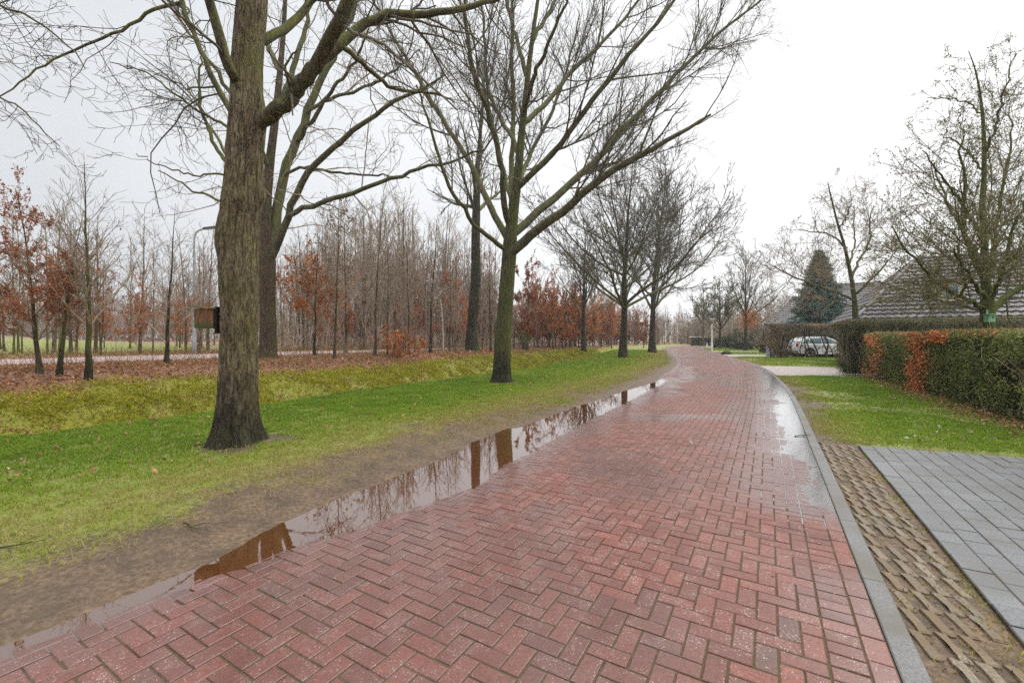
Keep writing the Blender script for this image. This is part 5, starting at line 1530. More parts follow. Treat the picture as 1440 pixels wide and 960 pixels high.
# low twiggy brush along both sides of the lane
def lane_brush():
    rg = np.random.default_rng(35)
    n = 520
    s = rg.uniform(-4, 62, n); d = np.where(rg.random(n) < 0.60, LANE_D1 + 0.4 + rg.gamma(1.5, 1.4, n), rg.uniform(11.6, 14.3, n))
    keep = rg.random(n) < np.interp(s, [-4, 16, 26], [0.10, 0.16, 1.0]); s, d = s[keep], d[keep]; n = len(s)
    x, y = st2xy(s, RW + d); z = ground_z(x, y, False)
    hs = np.where(d > LANE_D1, rg.uniform(0.8, 2.6, n), rg.uniform(0.4, 1.3, n))
    k = np.repeat(np.arange(n), 4); m = len(k)
    P, R = grow(np.stack([x[k], y[k], z[k] - 0.05], 1) + rg.normal(0, 0.12, (m, 3)) * [1, 1, 0], np.tile([0, 0, 1.0], (m, 1)) + rg.normal(0, 0.4, (m, 3)), hs[k] * rg.uniform(0.6, 1.1, m), np.full(m, 0.010), 7, 0.12, 0.05, rg, rmin=0.006)
    V, Q = tubes(P, R, 3)
    lv = [dict(dens=4.0, u0=0.1, ang=(20, 60), lr=0.5, lim=(0.2, 1.0), rr=0.6, K=4, wob=0.16, trop=0.05), dict(dens=3.5, u0=0.1, ang=(20, 60), lr=0.5, lim=(0.15, 0.5), rr=0.7, K=3, wob=0.16, trop=0.05)]
    V2, Q2, tips = twig_levels([P], [R], rg, lv, 0.0055, (3, 3))
    tag(obj('undergrowth', mesh_np('undergrowth', np.concatenate([V, V2]), np.concatenate([Q, Q2 + len(V)])), M['twig_brown']), kind='stuff')
    pos = tip_points(tips, 5200, rg); pos = pos[fbm(pos * 0.5, 2, 6) > 0.5]
    tag(obj('undergrowth', leaves_mesh('undergrowth', pos, rg.uniform(0.05, 0.11, len(pos)), rg), M['rust']), kind='stuff')
lane_brush()
# ------------------------------------------------------------------ hedges
def hedge(name, label, A, B, width, height, n_per_m2, leaf, mats, seed, z0=0.0, core=None, shag=0.06, dense_from=0.0, extra=None, group=None, cat='hedge'):
    """clipped hedge from A to B (front foot line); leaves in a ragged shell round a twiggy core"""
    rg = np.random.default_rng(seed)
    A = np.asarray(A, float); B = np.asarray(B, float)
    L = np.linalg.norm(B - A); e = (B - A) / L; nv = np.array([e[1], -e[0]])
    mid = (A + B) / 2
    if np.dot(nv, mid) < 0: nv = -nv       # width goes away from the eye
    gz = ground_at(*mid)
    t = thing(name, label, cat, (mid[0], mid[1], gz), group=group)
    def W(u, v, z):       # u along, v depth, z up -> local
        return np.stack([A[0] + e[0] * u + nv[0] * v - mid[0], A[1] + e[1] * u + nv[1] * v - mid[1], z], 1)
    h0 = dense_from * height
    faces = [('front', L * (height - h0)), ('back', L * (height - h0) * 0.5), ('top', L * width * 1.3), ('a', width * (height - h0)), ('b', width * (height - h0))]
    pos = []
    for f, ar in faces:
        n = int(ar * n_per_m2)
        u = rg.uniform(0, L, n); v = rg.uniform(0, width, n); z = rg.uniform(h0, height, n)
        dep = rg.exponential(shag, n) - 0.05
        if f == 'front': v = dep
        elif f == 'back': v = width - dep
        elif f == 'top': z = height - dep
        elif f == 'a': u = dep
        else: u = L - dep
        # uneven face: hollows and tufts
        q = fbm(np.stack([u * 2.2, z * 2.4, v * 2.0], 1), 3, seed)
        w2 = (fbm(np.stack([u * 0.8, z * 0.9, v], 1), 2, seed + 5) - 0.5) * 0.22
        if f in ('front',): v = v + w2
        if f == 'top': z = z + w2 * 0.5
        keep = rg.random(n) < np.clip((q - 0.30) * 4.0, 0.12, 1)
        if dense_from > 0: keep &= z > h0 + 0.25 * (fbm(np.stack([u * 1.5, v, z * 0], 1), 2, 3) - 0.3) * height
        if dense_from == 0: keep &= rg.random(n) < 0.25 + 0.75 * sstep(0.05, 0.5, z + 0.25 * (q - 0.5))
        pos.append(W(u, v, z)[keep])
    pos = np.concatenate(pos)
    sz = rg.uniform(0.6, 1.25, len(pos)) * leaf
    shade = np.clip(rg.beta(2, 2.2, len(pos)) * 0.75 + 0.9 * (fbm(pos * [0.9, 0.9, 1.3], 3, seed + 8) - 0.36) + 0.30 * sstep(height - 0.16, height, pos[:, 2]) * rg.random(len(pos)), 0, 1)
    lm = leaves_mesh('foliage', pos, sz, rg, droop=0.1, aspect=0.65)
    lm.attributes['rnd'].data.foreach_set('value', np.repeat(shade, 4).astype(np.float32))
    obj('foliage', lm, mats[0], t)
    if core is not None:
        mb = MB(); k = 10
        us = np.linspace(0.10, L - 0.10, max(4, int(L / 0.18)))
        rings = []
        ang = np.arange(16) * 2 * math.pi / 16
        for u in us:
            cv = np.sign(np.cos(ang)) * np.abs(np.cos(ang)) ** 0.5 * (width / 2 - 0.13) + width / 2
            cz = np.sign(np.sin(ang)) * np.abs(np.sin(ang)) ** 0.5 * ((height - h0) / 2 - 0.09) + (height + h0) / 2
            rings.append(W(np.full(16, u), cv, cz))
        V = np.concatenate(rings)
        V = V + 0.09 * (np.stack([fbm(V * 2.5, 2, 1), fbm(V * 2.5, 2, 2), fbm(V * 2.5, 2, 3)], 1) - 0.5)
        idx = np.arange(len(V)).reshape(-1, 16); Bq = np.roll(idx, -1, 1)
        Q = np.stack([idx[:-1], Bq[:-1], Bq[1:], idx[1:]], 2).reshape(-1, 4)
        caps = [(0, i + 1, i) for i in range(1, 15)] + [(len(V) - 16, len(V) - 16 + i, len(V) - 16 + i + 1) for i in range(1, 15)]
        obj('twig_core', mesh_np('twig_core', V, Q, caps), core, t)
    # shoots and stems
    n = int(L * (26 if dense_from == 0 else 3))
    u = rg.uniform(0, L, n); v = rg.uniform(0.03, width - 0.03, n)
    P0 = W(u, v, np.full(n, -0.05))
    P, R = grow(P0, np.tile([0, 0, 1.0], (n, 1)) + rg.normal(0, 0.22, (n, 3)), np.full(n, height * 0.95), rg.uniform(0.005, 0.016, n), 8, 0.16, 0.08, rg, rmin=0.004)
    V, Q = tubes(P, R, 4)
    m = int(L * 45)
    z = rg.uniform(height * 0.8, height, m)
    P2, R2 = grow(W(rg.uniform(0, L, m), rg.uniform(0, width, m), z), np.tile([0, 0, 1.0], (m, 1)) + rg.normal(0, 0.4, (m, 3)), rg.uniform(0.08, 0.30, m), np.full(m, 0.004), 4, 0.15, 0.05, rg, rmin=0.0025)
    V2, Q2 = tubes(P2, R2, 3)
    obj('stems', mesh_np('stems', np.concatenate([V, V2]), np.concatenate([Q, Q2 + len(V)])), M['twig_brown'], t)
    if extra: extra(t, W, L, rg)
    return t

HL = float(np.linalg.norm(HEDGE_B - HEDGE_A))
def u_of_px(px):
    # where the sight plane of photo column px cuts the hedge face
    k = (px - CX) / F
    u = (k * HEDGE_A[1] - HEDGE_A[0]) / (_hd[0] - k * _hd[1])
    return float(u)
def beech_patches(t, W, L, rg):
    pos = []
    for pa, pb, n, z0, z1 in ((1224, 1245, 1250, 0.12, 1.50), (1285, 1309, 1700, 0.02, 1.52), (1318, 1345, 520, 1.30, 1.55)):
        ua, ub = sorted((u_of_px(pa), u_of_px(pb)))
        um, uw = (ua + ub) / 2, (ub - ua) / 2
        z = rg.uniform(z0, z1, n)
        u = um + rg.normal(0, 0.62, n) * uw + 0.3 * uw * np.sin(z * 5)
        v = rg.exponential(0.10, n) - 0.19
        k = fbm(np.stack([u * 5, z * 5, v * 3], 1), 2, 7) > 0.45
        pos.append(W(u, v, z)[k])
    n = 5200         # a russet flush along the clipped top
    u = rg.uniform(0, L, n); keep = fbm(np.stack([u * 1.1, u * 0, u * 0], 1), 2, 3) > 0.42
    pos.append(W(u, rg.uniform(-0.05, 0.6, n), 1.47 + rg.normal(0, 0.035, n))[keep & (u < u_of_px(1300))])
    pos = np.concatenate(pos)
    obj('beech_leaves', leaves_mesh('beech_leaves', pos, rg.uniform(0.7, 1.3, len(pos)) * 0.062, rg, droop=0.4, aspect=0.65), M['beech'], t)
hedge('hedge', 'clipped green hedge with bright orange beech leaves beside the lawn', HEDGE_A, HEDGE_B, 0.9, 1.50, 2300, 0.052, (M['hedge'],), 401, core=M['core_green'], extra=beech_patches)
hedge('hedge', 'taller dark hedge behind the one with orange beech leaves', (12.55, 16.2), (21.5, 14.6), 0.8, 2.07, 1500, 0.055, (M['hedge_dark'],), 402, core=M['core'])
# hedge the car shows through: bare crooked stems below, leaves above
def crooked(t, W, L, rg):
    n = 15
    u = np.linspace(0.2, L - 0.15, n) + rg.normal(0, 0.1, n)
    P, R = grow(W(u, rg.uniform(0.2, 0.5, n), np.full(n, -0.05)), np.tile([0, 0, 1.0], (n, 1)) + rg.normal(0, 0.25, (n, 3)), np.full(n, 2.1), rg.uniform(0.035, 0.06, n), 10, 0.16, 0.10, rg, rmin=0.012)
    V, Q = tubes(P, R, 7)
    lv = [dict(dens=3.5, u0=0.05, ang=(35, 80), lr=0.4, lim=(0.25, 0.9), rr=0.45, K=6, wob=0.22, trop=0.05), dict(dens=5, u0=0.1, ang=(35, 80), lr=0.5, lim=(0.15, 0.5), rr=0.7, K=4, wob=0.2, trop=0.05)]
    V2, Q2, tips = twig_levels([P], [R], rg, lv, 0.009, (4, 3))
    obj('stems', mesh_np('stems', np.concatenate([V, V2]), np.concatenate([Q, Q2 + len(V)])), M['dark_bark'], t)
    m = 1500
    pos = W(rg.uniform(0, 1.1, m), rg.uniform(-0.1, 0.5, m), rg.uniform(0.1, 1.6, m))
    obj('withered_leaves', leaves_mesh('withered_leaves', pos, rg.uniform(0.6, 1.2, m) * 0.085, rg), M['hedge_brown'], t)
hedge('hedge', 'bare stemmed hedge with dark leafy top in front of the white car', at(1086, 503, 29.5)[:2], at(1206, 503, 29.2)[:2], 0.7, 2.28, 760, 0.085, (M['hedge_brown'],), 403, dense_from=0.56, core=None, extra=crooked, shag=0.22)
hedge('hedge', 'low dark clipped hedge far off at the end of the road', at(972, 487, 76)[:2], at(1001, 487, 74)[:2], 1.2, 1.5, 420, 0.14, (M['hedge_dark'],), 404, core=M['core_green'])

# ------------------------------------------------------------------ bushes
def bush(label, px, py, w, h, mat, seed, Z=None, leaf=0.10, n=2600, name='bush', rg=None):
    g = on_ground(px, py, 6, 140) if Z is None else np.array([*at(px, py, Z)[:2], 0])
    g[2] = ground_at(g[0], g[1])
    k = g[1] / F; rx, hz = w * k / 2, h * k
    t = thing(name, label, 'bush', tuple(g))
    rg = np.random.default_rng(seed)
    m = 26
    az = rg.uniform(0, 6.28, m); a = np.radians(rg.uniform(5, 55, m))
    D = np.stack([np.sin(a) * np.cos(az), np.sin(a) * np.sin(az), np.cos(a)], 1)
    P, R = grow(rg.normal(0, 0.1, (m, 3)) * [1, 1, 0], D, np.full(m, hz * 0.95), np.full(m, 0.03), 8, 0.12, 0.03, rg, rmin=0.008)
    V, Q = tubes(P, R, 4)
    V2, Q2, tips = twig_levels([P], [R], rg, SAP_LV, 0.008, (3, 3))
    obj('stems', mesh_np('stems', np.concatenate([V, V2]), np.concatenate([Q, Q2 + len(V)])), M['twig_brown'], t)
    d = nrm(rg.normal(0, 1, (n, 3))); d[:, 2] = np.abs(d[:, 2])
    rad = rg.uniform(0.35, 1.0, n) ** 0.6
    q = 0.7 + 0.6 * fbm(d * 2.0 + seed, 3, seed)
    pos = d * (rad * q)[:, None] * np.array([rx, rx, hz])
    keep = fbm(pos * 1.8, 2, seed + 2) > 0.40
    pos = pos[keep]
    obj('leaves', leaves_mesh('leaves', pos, rg.uniform(0.6, 1.3, len(pos)) * leaf, rg), mat, t)
    return t
bush('round light green evergreen bush under the tree with orange leaves', 1034, 489, 30, 31, M['bush_green'], 501, leaf=0.16, n=4200)
bush('low nearly black bush in front of the light green one', 1044, 491, 30, 17, M['bush_dark'], 502, leaf=0.14, n=3000)
bush('dark green upright bush right of the tree with orange leaves', 1064, 489, 30, 30, M['bush_dark'], 503, leaf=0.15, n=3200)
bush('low dark bush right of the white lamp post', 1014, 489, 26, 17, M['bush_dark'], 504, leaf=0.16, n=2600)
bush('grey green bush near the grey cabinet and the bare stemmed hedge', 1082, 493, 28, 34, M['hedge_brown'], 505, Z=40, leaf=0.13, n=3800)
bush('evergreen shrub row low at the far right verge beyond the lamp', 1026, 488, 40, 16, M['bush_green'], 507, Z=62, leaf=0.2, n=2600)
bush('brown bare shrub mass behind the dark hedge at the road end', 985, 486, 60, 34, M['hedge_brown'], 508, Z=95, leaf=0.35, n=3000)
bush('brown twiggy bush left of the white car hedge', 1096, 500, 22, 30, M['hedge_brown'], 506, Z=31, leaf=0.10, n=1200)

# ------------------------------------------------------------------ trees on the right
H_LV = [
    dict(dens=4.0, u0=0.08, ang=(26, 62), lr=0.66, lim=(0.6, 2.4), rr=0.42, K=8, wob=0.11, trop=0.06, rcap=0.02),
    dict(dens=5.4, u0=0.06, ang=(28, 66), lr=0.48, lim=(0.25, 1.0), rr=0.55, K=6, wob=0.14, trop=0.05),
    dict(dens=6.5, u0=0.10, ang=(30, 70), lr=0.45, lim=(0.08, 0.3), rr=0.65, K=4, wob=0.22, trop=0.03)]
ZH = 11.0
h_trunk = [(1388, 540, 32), (1388, 500, 28), (1388, 470, 25), (1389, 445, 23), (1389, 432, 24), (1388, 415, 19), (1386, 395, 14), (1384, 365, 12.5), (1385, 330, 11), (1381, 290, 10), (1384, 250, 8.5), (1384, 200, 7), (1382, 160, 5), (1377, 122, 3.5), (1370, 92, 2.2), (1362, 72, 1.2)]
h_limbs = [
    ([(1386, 400, 0), (1378, 380, -.1), (1368, 360, -.2), (1357, 340, -.3), (1352, 305, -.4), (1358, 262, -.5), (1350, 228, -.6), (1356, 190, -.7)], 5, 1.2),
    ([(1386, 433, 0), (1362, 422, -.3), (1336, 411, -.5), (1312, 395, -.8), (1290, 370, -1.0), (1270, 346, -1.1), (1252, 318, -1.2)], 4.2, .9),
    ([(1350, 418, -.4), (1359, 405, -.5), (1353, 380, -.6), (1350, 350, -.7), (1342, 322, -.8)], 2.8, .8),
    ([(1385, 437, 0), (1352, 430, .3), (1312, 421, .6), (1272, 414, .8), (1245, 418, .9)], 2.4, .7),
    ([(1392, 436, 0), (1408, 424, .1), (1425, 410, .2), (1446, 400, .3), (1480, 384, .4), (1510, 360, .5)], 8, 2),
    ([(1391, 425, 0), (1404, 402, -.3), (1412, 372, -.5), (1421, 330, -.7), (1440, 288, -.9), (1456, 250, -1)], 4, 1.0),
    ([(1389, 400, 0), (1399, 350, .4), (1405, 295, .7), (1413, 240, .9), (1425, 195, 1.1), (1420, 150, 1.2)], 4.5, 1.0),
    ([(1386, 380, 0), (1372, 350, .5), (1345, 310, .9), (1325, 270, 1.2), (1312, 230, 1.4)], 4, 1.0),
    ([(1384, 340, 0), (1366, 310, -.4), (1340, 270, -.7), (1318, 240, -.9), (1295, 212, -1.0)], 3, .8),
    ([(1383, 240, 0), (1362, 214, .3), (1340, 196, .5), (1318, 190, .7)], 2.4, .7),
    ([(1384, 215, 0), (1400, 180, -.3), (1412, 130, -.5), (1420, 95, -.6), (1428, 76, -.6)], 2.6, .7),
    ([(1382, 165, 0), (1366, 145, .3), (1342, 140, .5), (1305, 138, .7)], 1.8, .6),
    ([(1390, 410, 0), (1420, 380, 1.0), (1455, 340, 1.6), (1480, 300, 2.0)], 4, 1.0),
    ([(1388, 420, 0), (1376, 405, -1.0), (1360, 385, -1.8), (1340, 350, -2.4)], 4, 1.0)]
explicit_tree('hornbeam_tree', 'mossy many limbed tree with green birdhouse rising behind the orange patched hedge', 'tree', ZH, (1388, 520), h_trunk, h_limbs, H_LV, 0.0040, 601, M['mossy_bark'], M['mossy_bark'], M['twig_green'], ring=110, side=48, wig=0.02, leaves=(20000, 0.048, M['willow_dry']))
ZI = 18.2
i_trunk = [(1204, 505, 12), (1204, 470, 10), (1203, 445, 9.5), (1202, 425, 8), (1198, 395, 6.5), (1192, 365, 5.5), (1186, 340, 4.5), (1178, 315, 3.6), (1173, 295, 2.8), (1168, 275, 2.4), (1164, 256, 1)]
i_limbs = [
    ([(1197, 392, 0), (1205, 372, .2), (1216, 355, .4), (1224, 338, .5), (1221, 312, .6), (1228, 288, .7)], 2.4, .6),
    ([(1188, 348, 0), (1176, 335, -.3), (1160, 327, -.5), (1142, 326, -.7), (1124, 322, -.8)], 1.6, .5),
    ([(1202, 424, 0), (1185, 414, -.4), (1160, 405, -.8), (1135, 398, -1.2), (1110, 386, -1.6), (1088, 373, -2.0)], 2.2, .6),
    ([(1202, 432, 0), (1180, 425, .4), (1150, 420, .8), (1120, 418, 1.0)], 1.6, .5),
    ([(1201, 415, 0), (1222, 395, -.4), (1245, 372, -.8), (1262, 350, -1.1)], 2.2, .6),
    ([(1203, 436, 0), (1230, 425, .4), (1262, 418, .8), (1290, 408, 1.1)], 2.0, .6),
    ([(1194, 372, 0), (1202, 345, .5), (1200, 315, .9), (1204, 290, 1.2)], 1.8, .5),
    ([(1180, 322, 0), (1192, 300, -.4), (1200, 275, -.7)], 1.4, .5)]
explicit_tree('garden_tree', 'leaning slender tree with few withered leaves between blue spruce and house roof', 'tree', ZI, (1204, 495), i_trunk, i_limbs, H_LV, 0.0056, 607, M['row_bark'], M['limb'], M['twig_brown'], ring=70, side=24, wig=0.02, leaves=(2600, 0.065, M['willow_dry']))

t = vase_tree('garden_tree', 'bare spreading tree with a cluster of orange leaves low on its trunk', 'tree', 613, 10.4, 2.6, 0.17, 16, 1.1, 0.0150, M['dark_bark'], M['limb'], M['twig'], levels=FAR_LV, ang=(18, 45), leaves=2600, leaf_mat=M['beech'], leaf_size=0.16, leaf_z=(2.0, 5.0))
# the low cluster of orange shoots
for ch in t.children:
    if ch.name.startswith('leaves'):
        rg = np.random.default_rng(3); n = 700
        d = nrm(rg.normal(0, 1, (n, 3))) * (rg.random((n, 1)) ** 0.5) * np.array([1.25, 1.2, 1.3]) + np.array([0.35, -0.2, 3.3])
        me = leaves_mesh('leaves', d, rg.uniform(0.6, 1.2, n) * 0.20, rg); me.materials.append(M['rust']); ch.data = me
place(t, 1048, 491, 46.0)
t = vase_tree('garden_tree', 'fine twigged olive grey tree behind the white lamp post', 'tree', 617, 8.4, 1.6, 0.16, 22, 1.15, 0.017, M['dark_bark'], M['twig_green'], M['twig_green'], levels=FAR_LV, ang=(20, 60), leaves=5200, leaf_mat=M['willow'], leaf_size=0.15)
place(t, 1013, 489, 54.0)
t = vase_tree('garden_tree', 'pale bare tree at the far end of the road left of the lamp', 'tree', 619, 9.4, 2.2, 0.17, 16, 1.0, 0.022, M['brown_bark'], M['twig'], M['twig'], levels=FAR_LV, ang=(22, 55))
place(t, 989, 487, 72.0)

def spruce():
    Z = 34.0; o = at(1152, 500, Z); o[2] = ground_at(o[0], o[1])
    t = thing('spruce_tree', 'dense blue green conical spruce beside the white car', 'tree', tuple(o))
    Ht = H - (350 - HZ) / F * Z - o[2]
    rg = np.random.default_rng(9)
    MB().tube([(0, 0, -.1), (0.03, 0, Ht * .5), (0, 0, Ht)], [0.17, 0.10, 0.015], 10).build('trunk', M['spruce_twig'], t, smooth=True)
    zs = []
    z = 0.5
    while z < Ht - 0.25: zs.append(z); z += 0.13 + 0.06 * rg.random()
    P0 = []; D0 = []; L0 = []
    for z in zs:
        f = 1 - z / Ht; nb = int(6 + 6 * f)
        for i in range(nb):
            a = rg.uniform(0, 6.28); up = 0.35 - 0.65 * f
            P0.append((0, 0, z)); D0.append((math.cos(a), math.sin(a), up)); L0.append((0.15 + 2.9 * f ** 0.95) * rg.uniform(0.7, 1.12))
    P, R = grow(np.array(P0), np.array(D0, float), np.array(L0), np.full(len(P0), 0.022), 8, 0.05, 0.02, rg, rmin=0.006)
    V, Q = tubes(P, R, 4)
    V2, Q2, tips = twig_levels([P], [R], rg, [dict(dens=7, u0=0.15, ang=(40, 70), lr=0.40, lim=(0.12, 0.7), rr=0.6, K=4, wob=0.08, trop=-0.05, flat=0.7)], 0.006, (3,))
    obj('branches', mesh_np('branches', np.concatenate([V, V2]), np.concatenate([Q, Q2 + len(V)])), M['spruce_twig'], t)
    A = np.concatenate([tips[0].reshape(-1, 3), P[:, 2:].reshape(-1, 3)])
    n = 110000
    pos = A[rg.integers(0, len(A), n)] + rg.normal(0, 0.05, (n, 3))
    obj('crown', leaves_mesh('crown', pos, rg.uniform(0.6, 1.2, n) * 0.17, rg, droop=0.15, aspect=0.26), M['spruce'], t)
spruce()
# far trees that close the view down the road
for i in range(22):
    px = rgw.uniform(925, 1120); Z = rgw.uniform(85, 125)
    ty = np.interp(px, [925, 975, 1030, 1120], [432, 437, 432, 446]) + rgw.normal(0, 7)
    wood(['wood_d', 'wood_b', 'wood_a'][i % 3], px, 0, ty, 'hazy bare tree far beyond the bend of the road', 'distant bare trees beyond the road bend', rgw, Z=Z)

# ------------------------------------------------------------------ houses
def tiled(plane_pts, course=0.36, pan=0.27, sub=4):
    """plane_pts a,b,c,d: eave start, eave end, ridge end, ridge start -> tiled slope with stepped courses"""
    a, b, c, d = [np.array(p, float) for p in plane_pts]
    Ls = np.linalg.norm((d + c) / 2 - (a + b) / 2); n = max(3, int(Ls / course))
    nrm_ = np.cross(b - a, (d + c) / 2 - (a + b) / 2); nrm_ /= np.linalg.norm(nrm_)
    if nrm_[2] < 0: nrm_ = -nrm_
    e = (b - a) / np.linalg.norm(b - a); Le = np.linalg.norm(b - a)
    m = int(Le / pan * sub) + 1
    uu = np.linspace(0, Le, m)
    rows = []; rn = []
    rg = np.random.default_rng(int(abs(a[0] * 10)) + 3)
    for i in range(n):
        for v, lift in ((i / n, 0.055), ((i + 0.97) / n, 0.0), ((i + 0.985) / n, -0.03)):
            l = a + (d - a) * v; r = b + (c - b) * v
            ul = np.dot(l - a, e); ur = np.dot(r - a, e)
            base = l - e * ul
            u = np.clip(uu, ul, ur)
            wave = 0.022 * np.sin(u / pan * 2 * math.pi)
            P = base[None] + u[:, None] * e[None] + nrm_[None] * (lift + wave)[:, None]
            rows.append(P)
            k = (uu / pan).astype(int)
            rn.append(((k * 7919 + i * 104729) % 97) / 97.0)
    V = np.stack(rows); nr = len(rows)
    idx = np.arange(nr * m).reshape(nr, m)
    Q = np.stack([idx[:-1, :-1], idx[:-1, 1:], idx[1:, 1:], idx[1:, :-1]], 2).reshape(-1, 4)
    return V.reshape(-1, 3), Q, np.concatenate(rn)

def hip_house(label, cornx, corny, length, depth, ze, zr, hl, hr, rot=math.radians(-30.3), dormer=None, course=0.33, sub=4, over=0.4):
    """cornx, corny: the near left corner of the eaves; the front faces the road's foot, square to the road"""
    t = thing('house', label, 'house', (cornx, corny, 0), rot)
    x0, x1, y0, y1, cx, cy = 0.0, length, 0.0, depth, 0.0, 0.0
    q = lambda x, y, z: (x - cx, y - cy, z)
    ym = (y0 + y1) / 2
    R0, R1 = q(x0 + hl, ym, zr), q(x1 - hr, ym, zr)
    A, B, C, D = q(x0, y0, ze), q(x1, y0, ze), q(x1, y1, ze), q(x0, y1, ze)
    mb = MB(); rn = []
    for pl in ((A, B, R1, R0), (D, A, R0, R0), (B, C, R1, R1), (C, D, R0, R1)):
        V, Q, r = tiled(pl, course, 0.27, sub); mb.add(V, Q); rn.append(r)
    V = np.concatenate(mb.v)
    me = mesh_np('roof', V, np.concatenate(mb.q), attrs={'rnd': np.concatenate(rn)})
    roof = obj('roof', me, M['roof'], t)
    rc = MB()
    rc.tube([R0, R1], 0.10, 8)
    for p, r in ((A, R0), (D, R0), (B, R1), (C, R1)): rc.tube([p, r], 0.09, 8)
    rc.build('ridge_tiles', M['roof'], roof, smooth=True)
    MB().box((length / 2, depth / 2, (ze - 0.1) / 2), (x1 - x0 - 2 * over, y1 - y0 - 2 * over, ze - 0.1)).build('wall', M['wall_brick'], t)
    g = MB()
    for p, r in ((A, B), (B, C), (C, D), (D, A)):
        g.tube([np.array(p) + [0, 0, -0.06], np.array(r) + [0, 0, -0.06]], 0.07, 8)
    g.build('gutter', M['car_trim'] if dormer is None else M['old_wood'], t)
    for i, fx in enumerate((0.25, 0.6)):
        w = MB().box((x0 + (x1 - x0) * fx - cx, y0 + over - cy - 0.02, 1.35), (1.6, 0.08, 1.2)).build('window', M['white'], t)
        MB().box((x0 + (x1 - x0) * fx - cx, y0 + over - cy - 0.066, 1.35), (1.4, 0.02, 1.0)).build('pane', M['glass'], w)
    if dormer:
        for dx, z0, w, h in dormer:
            v = (z0 - ze) / (zr - ze); yy = y0 + (ym - y0) * v - cy; xx = dx - cx
            dp = 1.6
            dm = MB().box((xx, yy + dp / 2 - 0.1, z0 + h / 2), (w, dp, h)).build('dormer', M['cream'], t)
            MB().box((xx, yy - 0.125, z0 + h * 0.50), (w * 0.60, 0.05, h * 0.62)).build('window_frame', M['white'], dm)
            MB().box((xx, yy - 0.16, z0 + h * 0.50), (w * 0.48, 0.02, h * 0.50)).build('window_pane', M['glass'], dm)
            MB().box((xx, yy + dp / 2 - 0.15, z0 + h + 0.05), (w + 0.25, dp + 0.3, 0.10), bev=0.02).build('dormer_roof', M['roof'], dm)
    return t
hip_house('house with broad dark tiled hip roof and cream dormer behind the mossy tree', 15.0, 19.0, 15.0, 9.0, 2.25, 5.3, 3.0, 3.0, dormer=[(3.3, 2.95, 0.8, 0.85)])
hip_house('low house with long dark roof between blue spruce and the dormer house', 27.0, 39.0, 13.0, 9.0, 2.6, 6.5, 0.6, 1.0, sub=3)
hip_house('house with grey tiled hip roof left of the blue spruce', 29.0, 50.0, 14.0, 9.0, 3.0, 6.25, 3.0, 3.0, sub=3, course=0.36)

def shed():
    o = at(984, 487, 82); o[2] = ground_at(o[0], o[1])
    t = thing('shed', 'low pale roofed shed behind the dark clipped hedge far off', 'shed', tuple(o))
    MB().box((0, 0, 0.65), (2.8, 3.0, 1.3)).build('wall', M['wall_brick'], t)
    MB().box((0, -0.1, 1.34), (3.0, 3.6, 0.08), bev=0.02, tilt=0.08).build('roof', M['grey_metal'], t)
shed()

